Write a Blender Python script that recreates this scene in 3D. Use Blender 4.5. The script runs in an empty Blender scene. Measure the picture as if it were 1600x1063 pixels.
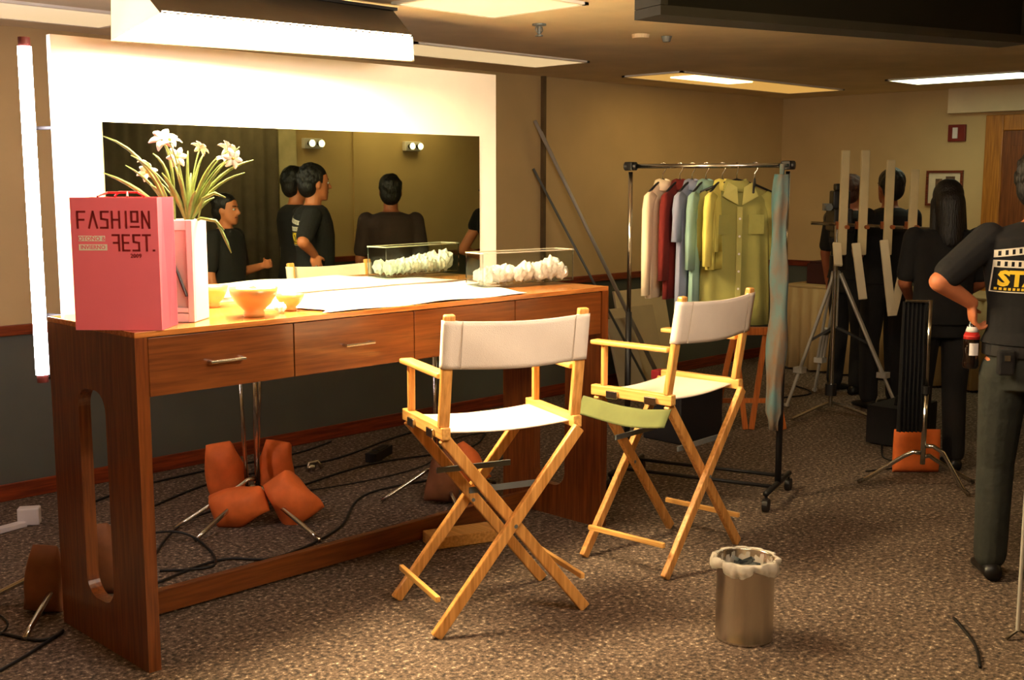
import bpy, bmesh, math, random
from mathutils import Vector, Matrix, Euler
random.seed(7)
PI = math.pi
V = Vector
col = bpy.context.scene.collection
sc = bpy.context.scene

# ------------------------------------------------------------ camera
cam_d = bpy.data.cameras.new('camera')
cam = bpy.data.objects.new('camera', cam_d); col.objects.link(cam)
cam_d.sensor_width = 36; cam_d.lens = 36 * 1800 / 1600
cam_d.clip_start = .05; cam_d.clip_end = 60
AZ = math.radians(44.8); PITCH = math.atan2(246.5, 1800)
cam.location = (0, 0, 1.65)
cam.rotation_euler = (PI / 2 - PITCH, 0, AZ - PI / 2)
sc.camera = cam
# ------------------------------------------------------------ view and world
sc.view_settings.view_transform = 'Standard'
sc.view_settings.look = 'None'
sc.view_settings.exposure = 0.0
sc.view_settings.gamma = 1.0
sc.view_settings.use_curve_mapping = False
w = bpy.data.worlds.new('world'); sc.world = w; w.use_nodes = True
w.node_tree.nodes['Background'].inputs[0].default_value = (1, .75, .5, 1)
w.node_tree.nodes['Background'].inputs[1].default_value = .02
# strengths of the room's own lights and of the added ones
S_NEAR = 44.0       # soft box near the photographer, shining away from us
S_SOFT = 135.0       # soft box over the desk
S_TUBE = 46.0       # upright tube by the white board
S_ADDED = 4.6        # added unseen ceiling lights, brightening the foreground and the mirrored side wall
S_FAR = 5.0         # two lit ceiling lights in the far part of the room
S_WALL = 5.0


# ------------------------------------------------------------ materials
def lin(c):
    return tuple(((x / 255) / 12.92 if x / 255 <= .04045 else ((x / 255 + .055) / 1.055) ** 2.4) for x in c) + (1,)


MATS = {}


def mat(name, c, rough=.6, metal=0., var=.12, scale=8., bump=0., bscale=60., coat=0., stretch=(1, 1, 1), c2=None,
        trans=0., alpha=1., ior=1.45, emit=None, es=0., sheen=0.):
    if name in MATS: return MATS[name]
    m = bpy.data.materials.new(name); m.use_nodes = True
    nt = m.node_tree; b = nt.nodes['Principled BSDF']
    tc = nt.nodes.new('ShaderNodeTexCoord'); mp = nt.nodes.new('ShaderNodeMapping')
    mp.inputs['Scale'].default_value = stretch
    nt.links.new(tc.outputs['Object'], mp.inputs['Vector'])
    n = nt.nodes.new('ShaderNodeTexNoise'); n.inputs['Scale'].default_value = scale; n.inputs['Detail'].default_value = 5
    nt.links.new(mp.outputs['Vector'], n.inputs['Vector'])
    r = nt.nodes.new('ShaderNodeValToRGB')
    base = lin(c)
    lo = tuple(x * (1 - var) for x in base[:3]) + (1,) if c2 is None else lin(c2)
    hi = tuple(min(1, x * (1 + var)) for x in base[:3]) + (1,)
    r.color_ramp.elements[0].position = .35; r.color_ramp.elements[0].color = lo
    r.color_ramp.elements[1].position = .68; r.color_ramp.elements[1].color = hi
    nt.links.new(n.outputs['Fac'], r.inputs['Fac']); nt.links.new(r.outputs['Color'], b.inputs['Base Color'])
    b.inputs['Roughness'].default_value = rough; b.inputs['Metallic'].default_value = metal
    b.inputs['Coat Weight'].default_value = coat; b.inputs['Coat Roughness'].default_value = .12
    b.inputs['Transmission Weight'].default_value = trans; b.inputs['IOR'].default_value = ior
    b.inputs['Alpha'].default_value = alpha
    if sheen: b.inputs['Sheen Weight'].default_value = sheen
    if emit:
        b.inputs['Emission Color'].default_value = lin(emit); b.inputs['Emission Strength'].default_value = es
    if bump:
        n2 = nt.nodes.new('ShaderNodeTexNoise'); n2.inputs['Scale'].default_value = bscale
        nt.links.new(mp.outputs['Vector'], n2.inputs['Vector'])
        bp = nt.nodes.new('ShaderNodeBump'); bp.inputs['Strength'].default_value = bump
        bp.inputs['Distance'].default_value = .01
        nt.links.new(n2.outputs['Fac'], bp.inputs['Height']); nt.links.new(bp.outputs['Normal'], b.inputs['Normal'])
    MATS[name] = m
    return m


def carpet_mat():
    m = bpy.data.materials.new('speckled_carpet'); m.use_nodes = True
    nt = m.node_tree; b = nt.nodes['Principled BSDF']; L = nt.links.new
    tc = nt.nodes.new('ShaderNodeTexCoord')
    n = nt.nodes.new('ShaderNodeTexNoise'); n.inputs['Scale'].default_value = 50; n.inputs['Detail'].default_value = 3
    n.inputs['Roughness'].default_value = .7
    L(tc.outputs['Object'], n.inputs['Vector'])
    r = nt.nodes.new('ShaderNodeValToRGB'); e = r.color_ramp.elements
    e[0].position = .36; e[0].color = lin((36, 28, 22)); e[1].position = .50; e[1].color = lin((94, 77, 62))
    x = e.new(.60); x.color = lin((124, 106, 90)); x = e.new(.70); x.color = lin((216, 196, 168))
    L(n.outputs['Fac'], r.inputs['Fac'])
    n3 = nt.nodes.new('ShaderNodeTexNoise'); n3.inputs['Scale'].default_value = 9; L(tc.outputs['Object'], n3.inputs['Vector'])
    mx = nt.nodes.new('ShaderNodeMixRGB'); mx.blend_type = 'MULTIPLY'; mx.inputs[0].default_value = .35
    L(r.outputs['Color'], mx.inputs[1]); L(n3.outputs['Color'], mx.inputs[2])
    r2 = nt.nodes.new('ShaderNodeValToRGB'); r2.color_ramp.elements[0].color = (.55, .5, .48, 1)
    r2.color_ramp.elements[0].position = .4; r2.color_ramp.elements[1].position = .6
    L(n3.outputs['Fac'], r2.inputs['Fac']); L(r2.outputs['Color'], mx.inputs[2])
    L(mx.outputs['Color'], b.inputs['Base Color']); b.inputs['Roughness'].default_value = .95
    bp = nt.nodes.new('ShaderNodeBump'); bp.inputs['Strength'].default_value = .5; bp.inputs['Distance'].default_value = .01
    L(n.outputs['Fac'], bp.inputs['Height']); L(bp.outputs['Normal'], b.inputs['Normal'])
    return m


def wood_mat(name, c, cdark, axis, rough=.35, coat=.3, sc_=6):
    """straight grain running along `axis` (0,1,2)"""
    st = [14, 14, 14]; st[axis] = .8
    return mat(name, c, rough=rough, coat=coat, var=.18, scale=sc_, stretch=tuple(st), c2=cdark)


def emis(name, c, s):
    m = bpy.data.materials.new(name); m.use_nodes = True
    nt = m.node_tree; b = nt.nodes['Principled BSDF']
    b.inputs['Base Color'].default_value = (.8, .8, .8, 1)
    b.inputs['Emission Color'].default_value = lin(c); b.inputs['Emission Strength'].default_value = s
    MATS[name] = m
    return m


CARPET = carpet_mat()
CEIL = mat('acoustic_ceiling', (226, 206, 168), .9, var=.08, scale=3, bump=.15, bscale=120)
WALL = mat('beige_wallpaper', (208, 180, 128), .85, var=.05, scale=2.5)
WAINS = mat('grey_green_wainscot', (92, 94, 82), .7, var=.06, scale=3)
REDWOOD = wood_mat('reddish_trim_wood', (140, 60, 26), (100, 38, 16), 0, .35, .3)
REDWOOD_Y = wood_mat('reddish_trim_wood_across', (120, 50, 26), (84, 30, 14), 1, .35, .3)
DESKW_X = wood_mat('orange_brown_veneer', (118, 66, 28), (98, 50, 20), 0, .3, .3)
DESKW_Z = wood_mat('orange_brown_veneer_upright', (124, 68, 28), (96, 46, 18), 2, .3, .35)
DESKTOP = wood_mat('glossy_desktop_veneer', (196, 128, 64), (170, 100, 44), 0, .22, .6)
BEECH = wood_mat('pale_beech', (222, 172, 98), (204, 148, 74), 1, .4, .2)
BEECH_Z = wood_mat('pale_beech_upright', (218, 160, 88), (194, 132, 62), 2, .4, .2)
ORWOOD = wood_mat('orange_wood', (176, 98, 40), (150, 76, 30), 2, .45, .1)
CANVAS = mat('off_white_canvas', (232, 216, 198), .9, var=.05, scale=6, bump=.25, bscale=300)
CANVAS_SEAM = mat('canvas_seam', (196, 178, 158), .9, var=.05)
BLACK = mat('black_fabric', (22, 20, 20), .9, var=.2, bump=.2, bscale=200)
BLACKF = mat('black_flag_cloth', (12, 11, 11), .95, var=.2)
BLKPL = mat('black_plastic', (24, 22, 22), .45, var=.1)
CHROME = mat('chrome', (200, 198, 192), .18, 1., var=.05)
STEEL = mat('brushed_steel', (206, 198, 186), .24, 1., var=.06, scale=5, stretch=(30, 30, 1))
ALU = mat('satin_aluminium', (186, 182, 172), .4, .25, var=.06)
GREYMET = mat('grey_strap_metal', (112, 118, 118), .4, .3, var=.1)
SAND = mat('orange_sandbag_nylon', (226, 112, 48), .7, var=.14, scale=10, bump=.6, bscale=14)
SAND_D = mat('brown_sandbag_nylon', (128, 78, 46), .75, var=.16, scale=10, bump=.6, bscale=14)
WHITEP = mat('white_board', (246, 240, 226), .75, var=.02)
WHITEG = mat('white_glazed', (232, 226, 222), .3, var=.03)
GREYIN = mat('grey_recess', (150, 150, 146), .9, var=.05)
PINK = mat('pink_card', (255, 122, 138), .6, var=.02)
PINKS = mat('red_pink_card', (244, 70, 96), .6, var=.02)
DKRED = mat('dark_red_ink', (128, 20, 24), .6, var=.03)
CREAMI = mat('cream_ink', (255, 244, 222), .6, var=.02)
BOWLM = mat('glazed_yellow_ceramic', (206, 150, 80), .3, var=.08, coat=.4)
TISSUE = mat('white_tissue', (250, 246, 240), .9, var=.03, bump=.5, bscale=40)
LEAFM = mat('pale_green_leaf', (112, 128, 62), .55, var=.25, scale=20)
PETAL = mat('white_petal', (250, 246, 232), .7, var=.04)
YELLC = mat('yellow_flower_centre', (214, 190, 80), .7)
CABLE = mat('black_cable_rubber', (16, 15, 15), .5, var=.1)
SKIN = mat('warm_brown_skin', (186, 112, 72), .5, var=.08, scale=12)
SKIN_D = mat('darker_brown_skin', (150, 86, 54), .5, var=.08, scale=12)
HAIR = mat('black_hair', (14, 11, 10), .5, var=.4, scale=60, bump=.6, bscale=160, stretch=(1, 1, .15))
HAIR_B = mat('brown_hair', (70, 36, 20), .5, var=.3, scale=60, bump=.6, bscale=160, stretch=(1, 1, .15))
TEE = mat('black_cotton', (20, 19, 19), .92, var=.15, bump=.4, bscale=22)
BRTEE = mat('dark_brown_cotton', (46, 30, 24), .92, var=.12, bump=.4, bscale=22)
JEANS = mat('dark_grey_denim', (44, 46, 40), .9, var=.18, scale=14, bump=.5, bscale=26)
SHOE = mat('black_shoe_leather', (16, 15, 15), .4, var=.1)
EYEW = mat('eye_white', (225, 215, 205), .3, var=.01)
LIP = mat('lip', (140, 66, 56), .5, var=.04)
YELINK = mat('yellow_print', (226, 190, 40), .7, var=.06)
WHINK = mat('white_print', (216, 208, 190), .7, var=.06)
SKIRTM = mat('cream_table_skirt', (190, 164, 116), .9, var=.06, scale=5)
DOORW = wood_mat('golden_door_frame_wood', (186, 122, 44), (160, 98, 32), 2, .45, .2)
DOORL = wood_mat('door_leaf_wood', (132, 74, 32), (104, 54, 22), 2, .45, .2)
BATTEN = mat('cream_diffuser_batten', (222, 206, 160), .6, var=.05)
CLAMP = mat('rusty_clamp', (170, 96, 50), .5, .3, var=.15)
GLASS = mat('clear_acrylic', (245, 250, 248), .04, trans=1., var=.01, ior=1.2)
BAGPL = mat('clear_liner_film', (240, 232, 215), .15, alpha=.42, var=.1, scale=30, bump=.8, bscale=40)


# ------------------------------------------------------------ mesh builder
class MB:
    def __init__(s): s.v = []; s.f = []

    def add(s, vs, fs):
        k = len(s.v); s.v += [V(p) for p in vs]; s.f += [tuple(i + k for i in f) for f in fs]; return s

    def box(s, c, d, R=None):
        c = V(c); o = []
        for x in (-.5, .5):
            for y in (-.5, .5):
                for z in (-.5, .5):
                    p = V((x * d[0], y * d[1], z * d[2]))
                    if R: p = R @ p
                    o.append(c + p)
        return s.add(o, [(0, 1, 3, 2), (4, 6, 7, 5), (0, 4, 5, 1), (2, 3, 7, 6), (0, 2, 6, 4), (1, 5, 7, 3)])

    def span(s, a, b):
        a = V(a); b = V(b); return s.box((a + b) / 2, b - a)

    def bar(s, p0, p1, wdt, thk, side=(0, 0, 1)):
        """rectangular bar from p0 to p1; thk measured along `side`"""
        p0 = V(p0); p1 = V(p1); d = (p1 - p0).normalized(); n = V(side); n = (n - d * n.dot(d)).normalized(); t = d.cross(n)
        o = []
        for p in (p0, p1):
            for a, b in ((-1, -1), (1, -1), (1, 1), (-1, 1)): o.append(p + t * a * wdt / 2 + n * b * thk / 2)
        return s.add(o, [(3, 2, 1, 0), (4, 5, 6, 7), (0, 1, 5, 4), (1, 2, 6, 5), (2, 3, 7, 6), (3, 0, 4, 7)])

    def loft(s, rings, cap=True, closed=True):
        n = len(rings[0]); vs = [p for r in rings for p in r]; fs = []
        for i in range(len(rings) - 1):
            for j in range(n if closed else n - 1):
                a = i * n + j; b = i * n + (j + 1) % n
                fs.append((a, b, b + n, a + n))
        if cap:
            fs.append(tuple(range(n - 1, -1, -1))); fs.append(tuple((len(rings) - 1) * n + j for j in range(n)))
        return s.add(vs, fs)

    def tube(s, pts, r, n=10, cap=True):
        pts = [V(p) for p in pts]; rs = r if isinstance(r, (list, tuple)) else [r] * len(pts)
        d0 = (pts[1] - pts[0]).normalized(); u = d0.orthogonal().normalized(); rings = []
        for i, p in enumerate(pts):
            if i == 0: d = d0
            elif i == len(pts) - 1: d = (pts[-1] - pts[-2]).normalized()
            else: d = ((pts[i + 1] - p).normalized() + (p - pts[i - 1]).normalized()).normalized()
            u = (u - d * u.dot(d)).normalized(); t = d.cross(u)
            rings.append([p + (u * math.cos(2 * PI * k / n) + t * math.sin(2 * PI * k / n)) * rs[i] for k in range(n)])
        return s.loft(rings, cap)

    def lathe(s, prof, c=(0, 0, 0), n=32, cap=False):
        c = V(c)
        rings = [[c + V((r * math.cos(2 * PI * k / n), r * math.sin(2 * PI * k / n), z)) for k in range(n)] for r, z in prof]
        return s.loft(rings, cap)

    def ell(s, c, r, R=None, n=16, m=10):
        c = V(c); rings = []
        for i in range(1, m):
            a = PI * i / m; ring = []
            for k in range(n):
                p = V((r[0] * math.sin(a) * math.cos(2 * PI * k / n), r[1] * math.sin(a) * math.sin(2 * PI * k / n), -r[2] * math.cos(a)))
                ring.append(c + (R @ p if R else p))
            rings.append(ring)
        return s.loft(rings)

    def cap(s, p0, r0, p1, r1, n=14):
        """tapered capsule"""
        p0 = V(p0); p1 = V(p1); d = (p1 - p0); L = d.length; d = d / L
        pts = []; rs = []
        for a in (80, 50, 25): pts.append(p0 - d * r0 * math.sin(math.radians(a))); rs.append(r0 * math.cos(math.radians(a)))
        pts.append(p0); rs.append(r0); pts.append(p1); rs.append(r1)
        for a in (25, 50, 80): pts.append(p1 + d * r1 * math.sin(math.radians(a))); rs.append(r1 * math.cos(math.radians(a)))
        return s.tube(pts, rs, n)

    def build(s, name, m, parent=None, world=False, smooth=False, bevel=0., mods=None):
        me = bpy.data.meshes.new(name)
        off = V(parent.location) if (world and parent) else V((0, 0, 0))
        me.from_pydata([tuple(p - off) for p in s.v], [], s.f)
        bm = bmesh.new(); bm.from_mesh(me); bmesh.ops.recalc_face_normals(bm, faces=bm.faces); bm.to_mesh(me); bm.free()
        me.materials.append(m)
        if smooth:
            for p in me.polygons: p.use_smooth = True
        o = bpy.data.objects.new(name, me); col.objects.link(o)
        if parent: o.parent = parent
        if bevel:
            b = o.modifiers.new('bevel', 'BEVEL'); b.width = bevel; b.segments = 2; b.limit_method = 'ANGLE'
        if mods == 'sub':
            q = o.modifiers.new('sub', 'SUBSURF'); q.levels = 1; q.render_levels = 2
        return o


def blob(mb, name, m, parent, vox=.008, smooth_it=4):
    """overlapping closed shapes fused into one continuous surface"""
    o = mb.build(name, m, parent)
    r = o.modifiers.new('fuse', 'REMESH'); r.mode = 'VOXEL'; r.voxel_size = vox; r.use_smooth_shade = True
    s_ = o.modifiers.new('soft', 'SMOOTH'); s_.factor = .5; s_.iterations = smooth_it
    return o


def tag(o, label=None, cat=None, group=None, kind=None):
    if label: o['label'] = label
    if cat: o['category'] = cat
    if group: o['group'] = group
    if kind: o['kind'] = kind
    return o


def thing(name, label, cat, loc=(0, 0, 0), rz=0, group=None):
    o = bpy.data.objects.new(name, None); col.objects.link(o); o.location = loc; o.rotation_euler = (0, 0, rz)
    o.empty_display_size = .1
    return tag(o, label, cat, group)


def dup(root, loc, rz, label, group=None):
    r = root.copy(); col.objects.link(r); r.location = loc; r.rotation_euler = (0, 0, rz)
    r['label'] = label
    if group: r['group'] = group
    for ch in list(root.children):
        c = ch.copy(); col.objects.link(c); c.parent = r
        for g in list(ch.children):
            d = g.copy(); col.objects.link(d); d.parent = c
    return r


def struct(name, mb, m, **k):
    return tag(mb.build(name, m, **k), kind='structure')


def text_mesh(body, size, bold=0.):
    cu = bpy.data.curves.new('t', 'FONT'); cu.body = body; cu.size = size; cu.align_x = 'CENTER'; cu.align_y = 'CENTER'
    cu.offset = bold; cu.resolution_u = 2
    o = bpy.data.objects.new('t', cu); col.objects.link(o)
    dg = bpy.context.evaluated_depsgraph_get()
    me = bpy.data.meshes.new_from_object(o.evaluated_get(dg))
    vs = [v.co.copy() for v in me.vertices]; fs = [tuple(p.vertices) for p in me.polygons]
    bpy.data.objects.remove(o); bpy.data.curves.remove(cu); bpy.data.meshes.remove(me)
    return vs, fs


# ------------------------------------------------------------ the room
WX0, WX1, WY0, WY1, ZC = -2.2, 9.68, -.95, 6.0, 2.43
struct('floor', MB().span((WX0, WY0, -.05), (WX1, WY1, 0)), CARPET)
struct('ceiling', MB().span((WX0, WY0, ZC), (WX1, WY1, ZC + .05)), CEIL)
T = .1
struct('wall_left', MB().span((WX0, WY1, .9), (WX1, WY1 + T, ZC)), WALL)
struct('wall_left_lower', MB().span((WX0, WY1, 0), (WX1, WY1 + T, .9)), WAINS)
struct('wall_back', MB().span((WX1, WY0, .9), (WX1 + T, WY1, ZC)), WALL)
struct('wall_back_lower', MB().span((WX1, WY0, 0), (WX1 + T, WY1, .9)), WAINS)
struct('wall_right', MB().span((WX0, WY0 - T, .9), (WX1, WY0, ZC)), WALL)
struct('wall_right_lower', MB().span((WX0, WY0 - T, 0), (WX1, WY0, .9)), WAINS)
struct('wall_front', MB().span((WX0 - T, WY0, 0), (WX0, WY1, ZC)), WALL)
struct('trim_1', MB().span((WX0, WY1 - .025, .865), (WX1 - .025, WY1, .92)), REDWOOD, bevel=.006)
struct('trim_2', MB().span((WX1 - .025, WY0, .865), (WX1, WY1, .92)), REDWOOD_Y, bevel=.006)
struct('trim_3', MB().span((WX0, WY0, .865), (WX1 - .03, WY0 + .025, .92)), REDWOOD, bevel=.006)
struct('baseboard_left', MB().span((WX0, WY1 - .018, 0), (WX1 - .02, WY1, .09)), REDWOOD, bevel=.005)
struct('baseboard_back', MB().span((WX1 - .018, 4.06, 0), (WX1, WY1, .09)), REDWOOD_Y, bevel=.005)
struct('baseboard_right', MB().span((WX0, WY0, 0), (WX1 - .02, WY0 + .018, .09)), REDWOOD, bevel=.005)
struct('trim_4', MB().span((WX1 - .10, WY0, 2.225), (WX1, 4.35, ZC)), CEIL)          # bulkhead above the door
struct('trim_5', MB().span((6.345, WY1 - .03, .92), (6.375, WY1, ZC)), mat('brown_seam', (104, 84, 54), .7))           # upright seam on the wall

# door in the far wall
struct('trim_6', MB().span((WX1 - .035, 3.90, 0), (WX1, 4.05, 2.2)).span((WX1 - .035, 2.80, 0), (WX1, 2.95, 2.2))
       .span((WX1 - .035, 2.95, 2.07), (WX1, 3.90, 2.2)), DOORW, bevel=.008)
d1 = struct('door_1', MB().span((WX1 - .02, 2.95, .01), (WX1 - .002, 3.90, 2.07)), DOORL)
MB().tube([(WX1 - .02, 3.82, 1.0), (WX1 - .07, 3.82, 1.0), (WX1 - .07, 3.71, 1.0)], .009).build('door_handle', CHROME, d1)
MB().span((WX1 - .027, 3.02, 1.15), (WX1 - .019, 3.83, 1.95)).span((WX1 - .027, 3.02, .15), (WX1 - .019, 3.83, .9)).build('door_panel', DOORL, d1, bevel=.004)


# ceiling lights
def troffer(x0, y0, x1, y1, label, glow, group='recessed ceiling lights'):
    t = thing('ceiling_light', label, 'ceiling light', ((x0 + x1) / 2, (y0 + y1) / 2, ZC), 0, group)
    z0 = ZC - .012; w_ = .025
    MB().span((x0, y0, z0), (x1, y0 + w_, ZC)).span((x0, y1 - w_, z0), (x1, y1, ZC)).span((x0, y0, z0), (x0 + w_, y1, ZC)) \
        .span((x1 - w_, y0, z0), (x1, y1, ZC)).build('frame', MATS['white_board'], t, world=True)
    MB().span((x0 + w_, y0 + w_, ZC - .009), (x1 - w_, y1 - w_, ZC - .001)).build('diffuser', glow, t, world=True)
    return t


OFFLENS = emis('dim_prismatic_lens', (255, 218, 158), .72)
ADDEDON = emis('added_warm_lens', (255, 214, 140), S_ADDED)
FARON = emis('warm_lit_lens_far', (255, 205, 120), S_FAR)
COOLON = emis('cool_lit_lens', (235, 245, 205), S_FAR * 1.2)
troffer(.75, 5.15, 2.78, 5.68, 'dim cream ceiling light at the left above the upright glowing tube', OFFLENS)
troffer(4.30, 5.03, 5.78, 5.52, 'dim cream ceiling light right of the soft box above the mirror board', OFFLENS)
troffer(3.30, 3.42, 3.92, 4.02, 'square dim cream ceiling light beside the soft box at the top of the picture', OFFLENS)
FARON2 = emis('warm_tube_glow', (255, 222, 150), S_FAR * 1.6)
t = troffer(6.74, 5.0, 9.02, 5.55, 'warm lit ceiling light over the clothes rack', emis('dim_amber_lens', (255, 190, 90), .62))
MB().span((7.0, 5.08, ZC - .016), (7.75, 5.30, ZC - .0095)).build('bright_tube_section', FARON2, t, world=True)
troffer(8.40, 3.28, 8.92, 4.32, 'white lit ceiling light near the door, cut by the right edge', COOLON)
troffer(.9, .6, 2.3, 1.2, 'added unseen warm ceiling light nearest the photographer', ADDEDON)  # added behind the camera to light the foreground
troffer(6.9, -.80, 8.3, -.40, 'added unseen warm ceiling light in front of the twin wall lamps', ADDEDON)  # added out of view to brighten the side wall in the mirror
troffer(4.9, -.75, 6.3, -.30, 'added unseen warm ceiling light over the crew members reflected in the mirror', ADDEDON)  # also added, set close to the side wall so its reflection brightens

# sprinkler head
t = thing('ceiling_sprinkler', 'small dark sprinkler head on the ceiling between the two soft boxes', 'sprinkler', (4.27, 4.05, ZC))
MB().lathe([(.001, 0), (.035, 0), (.035, -.008), (.012, -.012), (.008, -.05), (.02, -.055), (.02, -.06), (.001, -.062)], n=16).build('head', GREYMET, t)
MB().tube([(-.02, 0, -.012), (-.025, 0, -.03), (0, 0, -.055)], .003).tube([(.02, 0, -.012), (.025, 0, -.03), (0, 0, -.055)], .003).build('yoke', GREYMET, t)
t = thing('ceiling_sprinkler', 'pair of small ceiling fittings right of the sprinkler head', 'ceiling fitting', (4.95, 3.95, ZC))
MB().lathe([(.001, 0), (.05, 0), (.045, -.02), (.001, -.022)], n=18).build('disc', CEIL, t)
MB().lathe([(.001, 0), (.03, 0), (.02, -.03), (.001, -.032)], c=(.16, -.05, 0), n=18).build('cap', GREYMET, t)

# wall lamps on the near side wall (seen in the mirror)
WL = emis('wall_lamp_glow', (255, 226, 170), S_WALL)


def wall_lamp(x, label):
    t = thing('wall_lamp', label, 'wall lamp', (x, WY0, 2.02), 0, 'twin head wall lamps seen in the mirror')
    MB().span((-.11, 0, -.05), (.11, .05, .05)).build('body', WHITEG, t, bevel=.008)
    for s_ in (-1, 1):
        h = MB().lathe([(.001, 0), (.02, 0), (.035, .05), (.036, .055)], n=16)
        h.v = [V((s_ * .055 + p.x, .05 + p.z, p.y)) for p in h.v]
        hd = h.build('lamp_head', BLKPL, t)
        g = MB().ell((s_ * .055, .105, 0), (.034, .012, .034)); g.build('bulb', WL, hd, smooth=True)
    return t


wall_lamp(6.62, 'twin wall lamp above the man looking right in the mirror')
wall_lamp(7.87, 'twin wall lamp above the dark haired man with his back turned in the mirror')
# dark backdrop curtain on that wall, seen in the left part of the mirror
m_ = MB(); pts = []
n = 240; x0, x1 = 2.4, 6.15
rings = []
for z in (.03, 1.2, 2.38):
    rings.append([V((x0 + (x1 - x0) * i / n, WY0 + .13 + .012 * math.sin(i * .8) + .012 * math.sin(i * .37), z)) for i in range(n + 1)]
                 + [V((x0 + (x1 - x0) * i / n, WY0 + .12 + .012 * math.sin(i * .8) + .012 * math.sin(i * .37), z)) for i in range(n, -1, -1)])
t = thing('backdrop_curtain', 'tall dark curtain on the side wall, seen behind the flowers in the mirror', 'curtain', (4.3, WY0 + .12, 0))
m_.loft(rings).build('cloth', mat('charcoal_drape', (84, 74, 60), .95), t, world=True, smooth=True)
MB().tube([(x0 - .05, WY0 + .12, 2.395), (x1 + .05, WY0 + .12, 2.395)], .014).build('rail', GREYMET, t, world=True)
struct('trim_7', MB().span((6.22, WY0, 0), (6.42, WY0 + .05, ZC)), mat('pale_post_paint', (214, 200, 160), .7))
struct('trim_8', MB().span((7.12, WY0, .92), (7.15, WY0 + .02, ZC)), WALL)

# fire alarm and picture on the far wall
t = thing('fire_alarm', 'small dark red fire alarm plate high on the far wall beside the door', 'fire alarm', (WX1, 4.295, 2.063))
MB().span((-.03, -.075, -.07), (0, .075, .07)).build('plate', mat('dark_red_paint', (120, 26, 14), .5), t, bevel=.005)
MB().span((-.04, -.012, -.045), (-.03, .03, .045)).build('strobe', WHITEG, t)
t = thing('framed_picture', 'small framed picture with red brown frame on the far wall', 'picture', (WX1, 4.385, 1.60))
fr = MB()
for a, b in (((-.025, -.16, -.15), (0, -.14, .15)), ((-.025, .14, -.15), (0, .16, .15)), ((-.025, -.14, -.15), (0, .14, -.13)), ((-.025, -.14, .13), (0, .14, .15))): fr.span(a, b)
fr.build('frame', REDWOOD_Y, t)
MB().span((-.012, -.14, -.13), (-.004, .14, .13)).build('mount', mat('cream_paper', (226, 212, 180), .8), t)
MB().span((-.014, -.09, -.10), (-.0125, -.01, .10)).span((-.014, .02, -.06), (-.0125, .08, .08)).build('print', mat('brown_print', (110, 84, 60), .8, var=.4, scale=30), t)

# ------------------------------------------------------------ the make-up desk
DX0, DX1, DY0, DY1, DZ = 1.77, 4.16, 3.49, 4.15, 1.165
desk = thing('makeup_desk', 'long orange-brown wooden makeup desk with slotted end panels', 'desk', (2.965, 3.82, 0))


def slotted_panel(x0, x1, sy0, sy1, sz0, sz1):
    mb = MB(); cy, cz = (sy0 + sy1) / 2, (sz0 + sz1) / 2; hw, hh = (sy1 - sy0) / 2, (sz1 - sz0) / 2; r = .075
    Y0, Y1, Z0, Z1 = DY0, DY1, 0, DZ - .02
    angs = [2 * PI * i / 72 for i in range(72)]
    for Y in (Y0, Y1):
        for Z in (Z0, Z1): angs.append(math.atan2(Z - cz, Y - cy) % (2 * PI))
    for yy in (-1, 1):
        for zz in (-1, 1):
            for q in range(9):
                a = q / 8 * PI / 2
                angs.append(math.atan2(zz * (hh - r + r * math.sin(a)), yy * (hw - r + r * math.cos(a))) % (2 * PI))
    angs = sorted(set(round(a, 5) for a in angs))

    def inner(a):
        c, s_ = math.cos(a), math.sin(a); lo, hi = 0, 2
        for _ in range(40):
            m = (lo + hi) / 2; y, z = abs(m * c), abs(m * s_)
            qx, qz = max(y - (hw - r), 0), max(z - (hh - r), 0)
            ins = y < hw and z < hh and (qx * qx + qz * qz) < r * r
            lo, hi = (m, hi) if ins else (lo, m)
        return cy + lo * c, cz + lo * s_

    def outer(a):
        c, s_ = math.cos(a), math.sin(a); t_ = 9
        if c > 1e-6: t_ = min(t_, (Y1 - cy) / c)
        if c < -1e-6: t_ = min(t_, (Y0 - cy) / c)
        if s_ > 1e-6: t_ = min(t_, (Z1 - cz) / s_)
        if s_ < -1e-6: t_ = min(t_, (Z0 - cz) / s_)
        return cy + t_ * c, cz + t_ * s_
    n = len(angs); I = [inner(a) for a in angs]; O = [outer(a) for a in angs]
    vs = [(x0, *p) for p in I] + [(x0, *p) for p in O] + [(x1, *p) for p in I] + [(x1, *p) for p in O]
    fs = []
    for i in range(n):
        j = (i + 1) % n
        fs += [(i, j, n + j, n + i), (2 * n + i, 3 * n + i, 3 * n + j, 2 * n + j), (i, 2 * n + i, 2 * n + j, j), (n + i, n + j, 3 * n + j, 3 * n + i)]
    return mb.add(vs, fs)


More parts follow.
